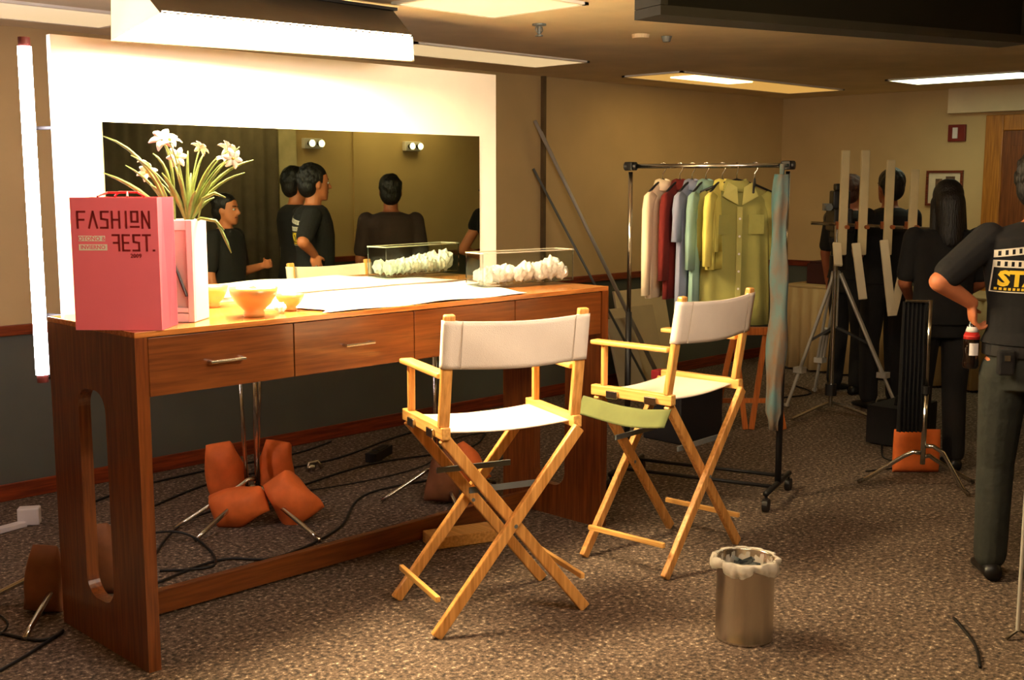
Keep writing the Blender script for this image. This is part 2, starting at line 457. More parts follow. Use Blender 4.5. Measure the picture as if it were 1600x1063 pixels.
slotted_panel(DX0, DX0 + .045, 3.722, 3.93, .17, .935).build('side_panel', DESKW_Z, desk, world=True)
slotted_panel(DX1 - .045, DX1, 3.722, 3.93, .155, .935).build('side_panel', DESKW_Z, desk, world=True)
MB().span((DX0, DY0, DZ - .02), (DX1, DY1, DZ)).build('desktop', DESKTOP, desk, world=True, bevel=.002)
MB().span((DX0 + .046, DY0 + .022, .955), (DX1 - .046, DY0 + .04, DZ - .021)).span((DX0 + .046, DY1 - .02, .955), (DX1 - .046, DY1, DZ - .021)) \
    .span((DX0 + .046, DY0 + .041, .95), (DX1 - .046, DY1 - .021, .962)).build('drawer_case', DESKW_X, desk, world=True)
ew = (DX1 - DX0 - .096) / 4
for i in range(4):
    xa = DX0 + .048 + i * ew; xb = xa + ew - .004
    dr = MB().span((xa, DY0 + .002, .945), (xb, DY0 + .021, DZ - .023)).build('drawer', DESKW_X, desk, world=True, bevel=.002)
    xc = (xa + xb) / 2
    MB().tube([(xc - .065, DY0 + .004, 1.04), (xc - .065, DY0 - .022, 1.04), (xc + .065, DY0 - .022, 1.04), (xc + .065, DY0 + .004, 1.04)], .0055) \
        .build('drawer_handle', CHROME, desk, world=True).parent = dr
    desk.children  # keep order
MB().span((DX0 + .046, 3.93, .012), (DX1 - .046, 3.965, .105)).build('stretcher', DESKW_X, desk, world=True, bevel=.003)
for o in [o for o in bpy.data.objects if o.name.startswith('drawer_handle')]: pass
# pale wood block at the stretcher
tag(MB().box((3.50, 3.80, .03), (.34, .14, .055), Matrix.Rotation(-.35, 3, 'Z')).build('wood_block', BEECH, bevel=.004),
    'pale wooden block on the carpet against the desk stretcher', 'wood block')

# ------------------------------------------------------------ mirror board
bd = thing('mirror_board', 'big white board with a wide mirror standing behind the makeup desk', 'mirror', (2.97, 4.19, .98))
MB().span((1.85, 4.185, .98), (4.10, 4.215, 2.18)).build('white_panel', WHITEP, bd, world=True)
MIR = bpy.data.materials.new('mirror_glass'); MIR.use_nodes = True
b_ = MIR.node_tree.nodes['Principled BSDF']; b_.inputs['Metallic'].default_value = 1; b_.inputs['Roughness'].default_value = .01
b_.inputs['Base Color'].default_value = lin((222, 240, 226))
MB().span((2.03, 4.179, 1.175), (3.98, 4.1845, 1.875)).build('mirror_glass', MIR, bd, world=True)
MB().span((2.3, 4.216, .985), (2.35, 4.25, 2.1)).span((3.5, 4.216, .985), (3.55, 4.25, 2.1)).build('rear_batten', BEECH_Z, bd, world=True)

# ------------------------------------------------------------ upright glowing tube
tb = thing('light_tube', 'upright glowing white fluorescent tube at the left of the white board', 'tube light', (1.80, 4.29, .90))
MB().tube([(0, 0, .03), (0, 0, 1.24)], .024, 20).build('tube', emis('white_tube_glow', (255, 240, 246), S_TUBE), tb, smooth=True)
for za in (0, 1.24): MB().tube([(0, 0, za), (0, 0, za + .033)], .021, 20).build('end_cap', mat('dark_red_cap', (110, 50, 44), .5), tb)
MB().tube([(0, .03, .25), (.05, .03, .25), (.08, -.06, .25)], .007).tube([(0, .03, .95), (.05, .03, .95), (.08, -.06, .95)], .007).build('bracket', BLKPL, tb)


# ------------------------------------------------------------ soft boxes
def quadbox(A, B, mat_, name, par, names=None):
    pass


SD = [V((1.942, 3.552, 2.2)), V((2.939, 3.453, 2.2)), V((3.24, 3.80, 2.155)), V((2.00, 4.02, 2.155))]
SU = [V((2.06, 3.98, 2.39)), V((3.32, 4.03, 2.39)), V((3.35, 4.09, 2.39)), V((2.08, 4.16, 2.39))]
sb = thing('softbox', 'glowing soft box with black back hanging over the makeup desk', 'softbox', (2.55, 3.75, 2.17))
SOFT = emis('softbox_glow', (255, 226, 176), S_SOFT)
cen = sum(SD, V()) / 4
inn = [cen + (p - cen) * .985 + V((0, 0, .004)) for p in SD]
MB().add([p for p in inn] + [p + V((0, 0, .004)) for p in inn], [(0, 1, 2, 3), (7, 6, 5, 4), (0, 4, 5, 1), (1, 5, 6, 2), (2, 6, 7, 3), (3, 7, 4, 0)]).build('diffuser', SOFT, sb, world=True)
OLIVE = mat('black_softbox_nylon', (58, 46, 30), .75, var=.1)
for (i, j, nm, mm) in ((0, 1, 'near_shell', OLIVE), (1, 2, 'end_shell', OLIVE), (2, 3, 'far_shell', OLIVE)):
    th = V((0, 0, .004))
    MB().add([SD[i], SD[j], SU[j], SU[i], SD[i] + th, SD[j] + th, SU[j] + th, SU[i] + th],
             [(0, 1, 2, 3), (7, 6, 5, 4), (0, 4, 5, 1), (1, 5, 6, 2), (2, 6, 7, 3), (3, 7, 4, 0)]).build(nm, mm, sb, world=True)
MB().add([SD[3], SD[0], SU[0], SU[3], SD[3] + V((.004, 0, 0)), SD[0] + V((.004, 0, 0)), SU[0] + V((.004, 0, 0)), SU[3] + V((.004, 0, 0))],
         [(0, 1, 2, 3), (7, 6, 5, 4), (0, 4, 5, 1), (1, 5, 6, 2), (2, 6, 7, 3), (3, 7, 4, 0)]).build('glowing_end_cloth', emis('softbox_end_glow', (255, 222, 170), 1.6), sb, world=True)
MB().span((2.08, 4.0, 2.392), (3.32, 4.08, 2.405)).build('back_plate', BLKPL, sb, world=True)
MB().tube([(2.65, 4.04, 2.40), (2.65, 4.04, ZC)], .012).build('hanger_stem', GREYMET, sb, world=True)

# soft box near the photographer: its black back is turned to us, it shines on the chairs and desk
sx = thing('softbox', 'black back of a soft box hanging at the top right, near the photographer', 'softbox', (2.56, 1.45, 2.0))
P0, P1 = V((2.02, 1.63, 2.0)), V((3.10, 1.28, 2.0)); dx = (P1 - P0).normalized(); nd = V((dx.y, -dx.x, 0)) * -1
if nd.y < 0: nd = -nd          # points away from the camera
rimw = .055


def slab(mb, a, b, y0, y1, z0, z1):
    o = []
    for p in (a, b):
        for yy in (y0, y1):
            for zz in (z0, z1): o.append(V((p.x, p.y, 0)) + nd * yy + V((0, 0, zz)))
    return mb.add(o, [(0, 1, 3, 2), (4, 6, 7, 5), (0, 4, 5, 1), (2, 3, 7, 6), (0, 2, 6, 4), (1, 5, 7, 3)])


RIM = mat('charcoal_rim_cloth', (44, 44, 46), .7)
slab(MB(), P0, P1, -.10, 0, 2.0, 2.02).build('lower_rim', RIM, sx, world=True)
slab(MB(), P0 + dx * .02, P1 - dx * .02, -.085, -.02, 2.021, 2.36).build('cloth_body', BLACKF, sx, world=True)
slab(MB(), P0, P0 + dx * .018, -.10, 0, 2.021, 2.37).build('side_rim', RIM, sx, world=True)
slab(MB(), P1 - dx * .018, P1, -.10, 0, 2.021, 2.37).build('side_rim', RIM, sx, world=True)
slab(MB(), P0 + dx * .03, P1 - dx * .03, -.018, -.010, 2.03, 2.35).build('glowing_front', emis('near_softbox_glow', (255, 236, 214), S_NEAR), sx, world=True)
MB().tube([P0.lerp(P1, .3) - nd * .05 + V((0, 0, .36)), P0.lerp(P1, .3) - nd * .05 + V((0, 0, .43))], .01) \
    .tube([P0.lerp(P1, .7) - nd * .05 + V((0, 0, .36)), P0.lerp(P1, .7) - nd * .05 + V((0, 0, .43))], .01).build('hanger_rod', GREYMET, sx, world=True)


# ------------------------------------------------------------ director's chairs
def make_chair():
    t = thing('director_chair', '', 'chair')
    rz, W, Yb, Yf = .755, .267, -.21, .21
    for s_ in (-1, 1):
        MB().bar((s_ * W, Yb, rz), (s_ * W, Yf, rz), .035, .045).build('seat_rail', BEECH, t, bevel=.004)
        MB().bar((s_ * W, Yb + .03, rz + .02), (s_ * W, Yb - .035, 1.19), .042, .026, (0, 1, 0)).build('back_post', BEECH_Z, t, bevel=.006)
        MB().bar((s_ * W, Yf - .06, rz + .02), (s_ * W, Yf - .06, .955), .028, .02, (0, 1, 0)).build('arm_post', BEECH_Z, t, bevel=.004)
        MB().bar((s_ * W, Yb + .02, .965), (s_ * W, Yf, .965), .055, .02).build('armrest', BEECH, t, bevel=.006)
        MB().bar((s_ * .30, -.20, .14), (s_ * .30, .20, .14), .018, .022).build('low_rung', BEECH, t, bevel=.003)
        for yh in (Yb + .1, Yf - .12): MB().box((s_ * (W + .024), yh, rz - .01), (.012, .06, .034)).build('hinge', CHROME, t, bevel=.003)
    for fy, k in ((-.20, 1), (.20, -1)):
        for s_ in (-1, 1):
            off = .016 * s_ * k
            MB().bar((-s_ * .268, fy + off, rz - .02), (s_ * .318, fy + off, 0.006), .044, .026, (0, 1, 0)).build('leg', BEECH_Z, t, bevel=.005)
        MB().bar((-.16, fy + .036 * k, .525), (.16, fy + .036 * k, .525), .022, .008, (0, 1, 0)).tube([(0, fy - .03, .385), (0, fy + .03, .385)], .008) \
            .build('spreader_strap', GREYMET, t)
    # seat canvas: a slightly sagging sheet
    nx, ny = 20, 10; top = []; bot = []
    for j in range(ny + 1):
        for i in range(nx + 1):
            u = i / nx; v = j / ny; x = -W + 2 * W * u
            sag = -.026 - .018 * math.sin(PI * u) * (.8 + .2 * math.sin(PI * v))
            y = -.17 + .35 * v
            top.append(V((x, y, rz + .028 + sag))); bot.append(V((x, y, rz + .023 + sag)))
    N = (nx + 1) * (ny + 1); fs = []
    for j in range(ny):
        for i in range(nx):
            a = j * (nx + 1) + i; fs += [(a, a + 1, a + nx + 2, a + nx + 1), (N + a + nx + 1, N + a + nx + 2, N + a + 1, N + a)]
    rim = [i for i in range(nx + 1)] + [j * (nx + 1) + nx for j in range(1, ny + 1)] + [ny * (nx + 1) + i for i in range(nx - 1, -1, -1)] + [j * (nx + 1) for j in range(ny - 1, 0, -1)]
    for q in range(len(rim)): a, b = rim[q], rim[(q + 1) % len(rim)]; fs.append((a, N + a, N + b, b))
    MB().add(top + bot, fs).build('seat', CANVAS, t, smooth=True)
    # back canvas: wraps both posts, a little wrinkled
    nz = 10; A = []
    for side in (1, -1):
        for j in range(nz + 1):
            z = .995 + .175 * j / nz
            for i in range(nx + 1):
                u = i / nx; x = (-W - .022) + (2 * W + .044) * u
                lean = Yb + .03 - .065 * (z - rz) / (1.19 - rz)
                y = lean - .045 * math.sin(PI * u) * .45 - .010 + .003 * math.sin(9 * u + 5 * j / nz)
                edge = .018 if (i in (0, nx)) else .0
                yy = y + (.0035 if side == 1 else -.0035)
                if u < .09 or u > .91: yy = lean + side * .017
                A.append(V((x, yy, z - .012 * math.sin(PI * u))))
    N = (nx + 1) * (nz + 1); fs = []
    for j in range(nz):
        for i in range(nx):
            a = j * (nx + 1) + i; fs += [(a, a + 1, a + nx + 2, a + nx + 1), (N + a + nx + 1, N + a + nx + 2, N + a + 1, N + a)]
    rim = [i for i in range(nx + 1)] + [j * (nx + 1) + nx for j in range(1, nz + 1)] + [nz * (nx + 1) + i for i in range(nx - 1, -1, -1)] + [j * (nx + 1) for j in range(nz - 1, 0, -1)]
    for q in range(len(rim)): a, b = rim[q], rim[(q + 1) % len(rim)]; fs.append((a, N + a, N + b, b))
    bk = MB().add(A, fs).build('backrest', CANVAS, t, smooth=True)
    for s_ in (-1, 1):
        sm = MB(); pts = []
        for j in range(nz + 1):
            z = 1.0 + .175 * j / nz
            pts.append(V((s_ * .225, Yb + .03 - .065 * (z - rz) / (1.19 - rz) - .0275, z - .007)))
        sm.tube(pts, .0015, 6).build('seam', CANVAS_SEAM, bk)
    return t


ch = make_chair()
ch.location = (3.025, 3.12, 0); ch.rotation_euler = (0, 0, math.radians(-20))
ch['label'] = 'tall beech director chair with off-white canvas, standing nearest the desk front'; ch['group'] = 'folding director chairs'
dup(ch, (4.05, 3.05, 0), math.radians(3), 'tall beech director chair turned to the left, between the desk end and the clothes rack', 'folding director chairs')
# green cloth hanging from the second chair's seat
gc = MB(); R0 = Matrix.Rotation(math.radians(3), 3, 'Z'); rr = []
for j in range(9):
    v = j / 8; z = .728 - .07 * v
    rr.append([V((4.05, 3.05, 0)) + R0 @ V((-.315 - .012 * math.sin(6 * u) - .05 * v, -.23 + .46 * u, z - .02 * math.sin(PI * u))) for u in [i / 14 for i in range(15)]]
              + [V((4.05, 3.05, 0)) + R0 @ V((-.309 - .012 * math.sin(6 * u) - .05 * v, -.23 + .46 * u, z - .02 * math.sin(PI * u))) for u in [i / 14 for i in range(14, -1, -1)]])
tag(gc.loft(rr).build('green_cloth', mat('olive_green_cloth', (98, 104, 58), .9), smooth=True),
    'olive green cloth hanging along the side rail of the chair nearest the clothes rack', 'cloth')

# ------------------------------------------------------------ things on the desk
ZT = DZ + .001
# pink carrier bag with printing
bx = V((1.665, 3.685)); fx = V((1.862, 3.475)); wv = (fx - bx); BW = wv.length; ang = math.atan2(wv.y, wv.x)
bag = thing('paper_bag', 'large pink paper carrier bag printed FASHION FEST on the desk corner', 'bag', (bx.x, bx.y, ZT), ang)
BH, BD = .435, .165
m_ = MB()
m_.add([(0, 0, 0), (BW, 0, 0), (BW, 0, BH), (0, 0, BH), (0, .003, .002), (BW, .003, .002), (BW, .003, BH), (0, .003, BH)],
       [(0, 1, 2, 3), (7, 6, 5, 4), (0, 4, 5, 1), (1, 5, 6, 2), (2, 6, 7, 3), (3, 7, 4, 0)]).build('front_sheet', PINK, bag)
MB().span((0, BD - .003, 0), (BW, BD, BH)).build('back_sheet', PINK, bag)


def gusset(x, sgn):
    xm = x - sgn * .012
    return MB().add([(x, .003, 0), (x, BD / 2, 0), (x, BD - .003, 0), (x, .003, BH), (xm, BD / 2, BH), (x, BD - .003, BH),
                     (x - sgn * .003, .003, 0), (x - sgn * .003, BD / 2, 0), (x - sgn * .003, BD - .003, 0), (x - sgn * .003, .003, BH), (xm - sgn * .003, BD / 2, BH), (x - sgn * .003, BD - .003, BH)],
                    [(0, 1, 4, 3), (1, 2, 5, 4), (6, 9, 10, 7), (7, 10, 11, 8), (3, 4, 10, 9), (4, 5, 11, 10), (0, 6, 7, 1), (1, 7, 8, 2), (0, 3, 9, 6), (2, 8, 11, 5)])


gusset(BW, 1).build('side_gusset', PINKS, bag); gusset(0, -1).build('side_gusset', PINKS, bag)
MB().span((.003, .003, 0), (BW - .003, BD - .003, .003)).build('base', PINKS, bag)
for yy in (.0045, BD - .0045):
    hx = [(BW * .32, yy, BH - .03), (BW * .32, yy, BH + .004), (BW * .40, yy + (.03 if yy < .05 else -.03), BH + .016), (BW * .62, yy + (.03 if yy < .05 else -.03), BH + .016), (BW * .66, yy, BH + .003), (BW * .66, yy, BH - .03)]
    MB().tube(hx, .004, 8).build('bag_handle', DKRED, bag)
LET = {'F': [((0, 0), (0, 1), (.9, 1)), ((0, .5), (.75, .5))], 'A': [((-.02, 0), (.5, 1), (.98, 0))],
       'S': [((.95, 1), (.1, 1), (.1, .56), (.85, .5), (.85, 0), (0, 0))], 'H': [((0, 0), (0, 1)), ((0, .5), (.9, .5)), ((.9, 0), (.9, 1))],
       'I': [((.3, 0), (.3, 1))], 'O': [((.1, .38), (.1, 1), (.85, 1), (.85, .38), (.1, .38)), ((.0, .06), (.95, .06))],
       'N': [((0, 0), (0, 1), (.85, 0), (.85, 1))], 'f': [((.9, 0), (.9, 1), (0, 1)), ((.9, .5), (.15, .5))],
       'E': [((.9, 1), (0, 1), (0, 0), (.9, 0)), ((0, .5), (.75, .5))], 'T': [((0, 1), (1, 1)), ((.5, 1), (.5, 0))], '.': [((0, 0), (.08, 0))]}


def strokes(mb, word, x, z, cw, chh, wd, gap, y=-.0006):
    for c in word:
        adv = cw * (.45 if c == 'I' else .3 if c == '.' else 1)
        for pl in LET[c]:
            for a, b in zip(pl, pl[1:]):
                pa = V((x + a[0] * cw * (1 if c != 'I' else 1), y, z + a[1] * chh)); pb = V((x + b[0] * cw, y, z + b[1] * chh)); d = (pb - pa).normalized()
                mb.bar(pa - d * wd / 2, pb + d * wd / 2, wd, .0008, (0, 1, 0))
        x += adv + gap


ink = MB(); strokes(ink, 'FASHION', .024, BH - .098, .0265, .052, .0062, .0115)
strokes(ink, 'fEST.', .137, BH - .172, .023, .050, .0062, .0105)
ink.build('dark_lettering', DKRED, bag)


def flat_text(body, size, cx, cz, mt, par, name, bold=0., y=-.001, sx=1.):
    vs, fs = text_mesh(body, size, bold)
    return MB().add([(cx + p.x * sx, y, cz + p.y) for p in vs], fs).build(name, mt, par)


MB().span((.024, -.001, BH - .142), (.112, -.0002, BH - .124)).span((.024, -.001, BH - .172), (.118, -.0002, BH - .152)).build('cream_block', CREAMI, bag)
flat_text('OTOÑO &', .019, .068, BH - .134, PINK, bag, 'block_lettering', .0004, y=-.0014)
flat_text('INVIERNO', .018, .071, BH - .162, PINK, bag, 'block_lettering', .0004, y=-.0014)
flat_text('2009', .019, .212, BH - .190, DKRED, bag, 'year_lettering', .0003)

tw = []; rn3 = random.Random(8); nn_ = 60
edge0 = [V((2.52 + .05 * math.sin(9 * v) + .02 * math.sin(23 * v), 3.493 + .652 * v, 0)) for v in [i / 30 for i in range(31)]]
rows = []
for i in range(nn_ + 1):
    u = i / nn_; rows.append([V((e.x + (3.86 - .25 * (1 - j / 30) - e.x) * u, e.y, ZT + .004 + .004 * math.sin(14 * u + 5 * j / 30) * math.sin(11 * j / 30 + 3 * u) + .002)) for j, e in enumerate(edge0)])
tm = MB().loft(rows, cap=False, closed=False).build('white_towel', TISSUE, smooth=True); tm.modifiers.new('t', 'SOLIDIFY').thickness = .003
tag(tm, 'white towel spread over the brightly lit middle of the desktop', 'towel')

# white square vase with flowers
va = thing('flower_vase', 'tall white square vase with a grey recessed panel, half hidden behind the pink bag', 'vase', (2.05, 3.715, ZT), math.atan2(-.777, .63))
VASEW = mat('pale_lilac_glaze', (196, 190, 196), .85, var=.03)
vw, vd, vh = .19, .13, .355
m_ = MB(); o_ = [(-vw / 2, -vd / 2), (vw / 2, -vd / 2), (vw / 2, vd / 2), (-vw / 2, vd / 2)]
rings = []
for k, z in ((1, 0), (1, vh), (.86, vh), (.84, .03), (.01, .03)): rings.append([V((x * k, y * k, z)) for x, y in o_])
m_.loft(rings).build('vase_body', VASEW, va, bevel=.003)
fr = MB(); fy = -vd / 2
for a, b in (((-vw / 2, 0), (-vw / 2 + .022, vh)), ((vw / 2 - .022, 0), (vw / 2, vh)), ((-vw / 2 + .022, 0), (vw / 2 - .022, .03)), ((-vw / 2 + .022, vh - .035), (vw / 2 - .022, vh)), ((-vw / 2 + .022, .034), (vw / 2 - .022, .05))):
    fr.span((a[0], fy - .012, a[1]), (b[0], fy, b[1]))
fr.build('frame', VASEW, va, bevel=.002)
MB().span((-vw / 2 + .022, fy - .004, .05), (vw / 2 - .022, fy - .0005, vh - .035)).build('recessed_panel', GREYIN, va)
MB().tube([(.0, fy - .006, .30), (.03, fy - .006, .19), (.066, fy - .006, .09)], .005, 6).build('dark_line_motif', BLKPL, va)

fl = thing('flower_bunch', 'spray of white flowers and long pale green leaves in front of the mirror', 'flowers', (2.085, 3.675, ZT + .33), -math.radians(45.2))
rnd = random.Random(4)


def stem_pts(dx, dz, dy, base=(0, 0, 0), bend=.1):
    p0 = V(base); p2 = V((dx, dy, dz)); p1 = V((dx * .35, dy * .35, dz * (.62 + bend)))
    return [(1 - t) ** 2 * p0 + 2 * t * (1 - t) * p1 + t * t * p2 for t in [i / 8 for i in range(9)]]


def leaf(dx, dz, dy, wd, base=(0, 0, 0), bend=.1):
    pts = stem_pts(dx, dz, dy, base, bend); rings = []
    for i, p in enumerate(pts):
        d = (pts[min(i + 1, 8)] - pts[max(i - 1, 0)]).normalized(); n_ = d.cross(V((0, 1, 0))).normalized()
        ww = wd * (math.sin(PI * (.12 + .86 * i / 8)) ** .7) / 2 + .0008; up = d.cross(n_)
        rings.append([p + n_ * ww, p + up * .0015, p - n_ * ww, p - up * .0015])
    return MB().loft(rings)


def flower(c, s, tilt):
    mb = MB(); R = Euler((tilt, rnd.uniform(-.4, .4), rnd.uniform(0, 3))).to_matrix()
    for k in range(6):
        a = k * PI / 3; rings = []
        for i in range(5):
            t_ = i / 4; ww = s * .26 * math.sin(PI * (.1 + .85 * t_)) + .001
            x = s * t_; z = s * .35 * math.sin(t_ * 2.2) - s * .25 * t_ * t_
            rings.append([V(c) + R @ (Matrix.Rotation(a, 3, 'Z') @ V(q)) for q in ((x, ww, z), (x, 0, z - .003), (x, -ww, z), (x, 0, z + .001))])
        mb.loft(rings)
    b = mb.build('blossom', PETAL, fl, smooth=True)
    MB().ell(V(c) + R @ V((0, 0, s * .18)), (s * .14, s * .14, s * .22), R, 10, 6).build('blossom_centre', YELLC, b, smooth=True)


k_ = .00225


def px(x, y): return (x - 300) * k_, (345 - y) * k_


for (fxp, fyp, s, dy, ti) in ((266, 212, .040, 0, .9), (284, 238, .030, .02, 1.4), (280, 215, .034, -.03, .3), (364, 228, .034, .02, .9), (372, 240, .030, .0, 1.6), (358, 243, .028, .03, .4),
                              (231, 262, .030, .06, 1.0), (228, 248, .024, .05, .5), (313, 224, .028, .08, .8)):
    x, z = px(fxp, fyp)
    MB().tube(stem_pts(x, z, dy), .0028, 6).build('stem', LEAFM, fl, smooth=True)
    flower((x, dy, z), s * 1.25, ti)
for (lx, ly, wd, dy) in ((166, 205, .012, .05), (168, 262, .016, .02), (200, 250, .010, .04), (178, 300, .014, -.01), (215, 235, .010, .0), (244, 232, .012, .04),
                         (252, 205, .010, .06), (262, 262, .018, .0), (290, 262, .012, -.02), (300, 228, .010, .03), (322, 232, .010, .05), (334, 262, .012, .0),
                         (352, 238, .012, -.02), (384, 222, .009, .0), (402, 242, .010, .03), (394, 262, .009, -.03), (340, 300, .013, .02), (240, 280, .02, .02),
                         (210, 315, .012, .01), (318, 290, .015, -.04), (276, 250, .014, .05), (390, 244, .007, .05), (230, 300, .012, .04), (300, 262, .012, .06)):
    x, z = px(lx, ly); leaf(x, z, dy, wd, base=((-.05, 0, -.03) if lx < 262 else (0, 0, 0)), bend=rnd.uniform(-.05, .25)).build('leaf', LEAFM, fl, smooth=True)
for path in (((300, 343), (322, 332), (345, 336), (358, 350)), ((345, 336), (354, 352), (362, 370), (368, 386)), ((318, 335), (326, 302), (345, 293), (362, 300))):
    pts = [V((px(a, b)[0], -.02, px(a, b)[1])) for a, b in path]; m_ = MB()
    m_.tube(pts, [.003, .006, .006, .002], 6).build('leaf', LEAFM, fl, smooth=True)


# bowls
def bowl(x, y, r, h, label, z=ZT, par=False):
    t = thing('bowl', label, 'bowl', (x, y, z), 0, None)
    pr_ = [(.001, 0), (r * .42, 0), (r * .45, h * .12), (r * .40, h * .2), (r * .72, h * .45), (r * .93, h * .75), (r, h), (r * .95, h), (r * .88, h * .76), (r * .66, h * .5), (r * .3, h * .3), (.001, h * .28)]
    MB().lathe(pr_, n=40).build('bowl_body', BOWLM, t, smooth=True)
    return t


bowl(2.30, 3.61, .088, .105, 'larger yellow glazed bowl near the desk front, filled with white tissue')
bowl(2.505, 3.68, .055, .062, 'small yellow bowl between the larger bowl and the bright desktop')
bowl(2.36, 3.99, .058, .085, 'small pale yellow bowl by the mirror, just right of the white vase')


def crumple(c, r, label, name='tissue', seed=1, n=9, grp=None):
    rn = random.Random(seed); mb = MB()
    bm = bmesh.new(); bmesh.ops.create_icosphere(bm, subdivisions=3, radius=1)
    for v in bm.verts:
        k = 1 + .22 * math.sin(7 * v.co.x + seed) * math.cos(6 * v.co.y - seed) + rn.uniform(-.08, .08)
        v.co = V((v.co.x * r[0] * k, v.co.y * r[1] * k, v.co.z * r[2] * k))
    mn = min(v.co.z for v in bm.verts)
    mb.add([v.co + V((0, 0, -mn)) for v in bm.verts], [tuple(v.index for v in f.verts) for f in bm.faces]); bm.free()
    o = mb.build(name, TISSUE); o.location = c
    return tag(o, label, 'tissue', grp)


crumple((2.30, 3.61, ZT + .052), (.07, .07, .035), 'crumpled white tissue heaped in the larger yellow bowl', seed=3)
crumple((2.425, 3.625, ZT), (.022, .018, .018), 'small crumpled white tissue on the desk between the two front bowls', seed=5)

# clear box with cotton
bo = V((3.60, 3.76)); bv = (V((4.145, 3.70)) - bo); BL = bv.length; an = math.atan2(bv.y, bv.x)
cb = thing('acrylic_box', 'clear acrylic box of white cotton at the far right end of the desk', 'box', (bo.x, bo.y, ZT + .0145), an)
bw, bh, th = .13, .15, .004
MB().span((0, 0, 0), (BL, th, bh)).build('side_wall', GLASS, cb); MB().span((0, bw - th, 0), (BL, bw, bh)).build('side_wall', GLASS, cb)
MB().span((0, th, 0), (th, bw - th, bh)).build('end_wall', GLASS, cb); MB().span((BL - th, th, 0), (BL, bw - th, bh)).build('end_wall', GLASS, cb)
MB().span((th, th, 0), (BL - th, bw - th, th)).build('base', GLASS, cb)
e_ = MB()
for a, b in (((0, 0), (BL, 0)), ((BL, 0), (BL, bw)), ((BL, bw), (0, bw)), ((0, bw), (0, 0))): e_.bar((*a, bh), (*b, bh), .006, .005)
e_.build('rim', mat('bright_box_edge', (226, 220, 196), .2, .3), cb)
ca, sa = math.cos(an), math.sin(an)
for i, (u, v, r) in enumerate(((.21, .095, .035), (.15, .095, .034), (.43, .045, .038), (.48, .085, .04), (.42, .10, .03), (.49, .03, .03), (.32, .10, .03), (.05, .035, .032), (.11, .09, .032), (.12, .04, .03), (.18, .065, .035), (.24, .035, .030), (.245, .095, .03), (.30, .06, .035), (.36, .09, .03), (.37, .04, .034), (.06, .095, .03))):
    crumple((bo.x + ca * u - sa * v, bo.y + sa * u + ca * v, ZT + .0195), (r * 1.12, r * 1.05, r * (1.1 if u < .28 else 1.25)), 'white cotton ball in the clear acrylic box', 'cotton_ball', 20 + i, grp='cotton balls in the clear box')
    bpy.data.objects[-1] if False else None

# ------------------------------------------------------------ waste bin
bn = thing('waste_bin', 'brushed steel waste bin with clear plastic liner on the carpet', 'bin', (3.46, 2.24, 0))
MB().lathe([(.001, 0), (.103, 0), (.106, .008), (.104, .012), (.104, .295), (.107, .30), (.104, .304), (.100, .30), (.100, .015), (.001, .014)], n=56).build('bin_body', STEEL, bn, smooth=True)
rings = []
for (r, z, am) in ((.094, .16, .004), (.098, .24, .003), (.1005, .29, .001), (.106, .309, .003), (.116, .306, .008), (.121, .288, .008), (.117, .266, .010)):
    rings.append([V((r + am * math.sin(11 * a + z * 40) + am * .6 * math.sin(23 * a), 0, z + (am * 1.2 * math.sin(5 * a) if z < .29 else 0))) for a in [2 * PI * k / 72 for k in range(72)]])
rings = [[V((p.x * math.cos(2 * PI * k / 72), p.x * math.sin(2 * PI * k / 72), p.z)) for k, p in enumerate(r)] for r in rings]
lo = MB().loft(rings, cap=False).build('liner', BAGPL, bn, smooth=True)
so = lo.modifiers.new('thick', 'SOLIDIFY'); so.thickness = .001
mb = MB(); rnn = random.Random(3)
for i in range(14):
    a = rnn.uniform(0, 6.28); r = rnn.uniform(0, .06)
    mb.box((r * math.cos(a), r * math.sin(a), .255 + rnn.uniform(-.01, .02)), (.06, .04, .012), Euler((rnn.uniform(-.6, .6), rnn.uniform(-.6, .6), a)).to_matrix())
tag(mb.build('rubbish', mat('dark_teal_rubbish', (30, 40, 42), .5, var=.5, scale=20)), 'dark rubbish inside the steel waste bin', 'rubbish', kind='stuff').location = (3.46, 2.24, 0)

# ------------------------------------------------------------ clothes rack
RA, RB = V((4.875, 3.945, 0)), V((5.13, 3.14, 0)); rd = (RB - RA).normalized(); rn_ = V((-rd.y, rd.x, 0))
if rn_.x > 0: rn_ = -rn_          # points to the camera's left
rk = thing('clothes_rack', 'chrome and black rolling clothes rack beside the second chair', 'clothes rack', ((RA + RB) / 2))
RZ = 1.735
for P in (RA, RB):
    MB().tube([P + V((0, 0, .9)), P + V((0, 0, RZ - .03))], .012, 14).build('upper_post', CHROME, rk, world=True, smooth=True)
    MB().tube([P + V((0, 0, .10)), P + V((0, 0, .95))], .017, 14).build('lower_post', BLKPL, rk, world=True, smooth=True)
    MB().tube([P - rn_ * .24 + V((0, 0, .095)), P + rn_ * .24 + V((0, 0, .095))], .015, 12).build('foot_bar', BLKPL, rk, world=True, smooth=True)
    MB().box(P + V((0, 0, RZ)), (.05, .05, .045)).tube([P + rd * -.035 + V((0, 0, RZ)), P + rd * .035 + V((0, 0, RZ))], .022, 12).build('corner_joint', BLKPL, rk, world=True, bevel=.004)
    for s_ in (-1, 1):
        c = P + rn_ * .23 * s_
        w_ = MB().tube([c + rd * -.014 + V((0, 0, .035)), c + rd * .014 + V((0, 0, .035))], .034, 20).tube([c + V((0, 0, .06)), c + V((0, 0, .09))], .008, 8)
        w_.build('castor', BLKPL, rk, world=True)
MB().tube([RA + V((0, 0, RZ)), RB + V((0, 0, RZ))], .012, 14).build('hanging_rail', CHROME, rk, world=True, smooth=True)
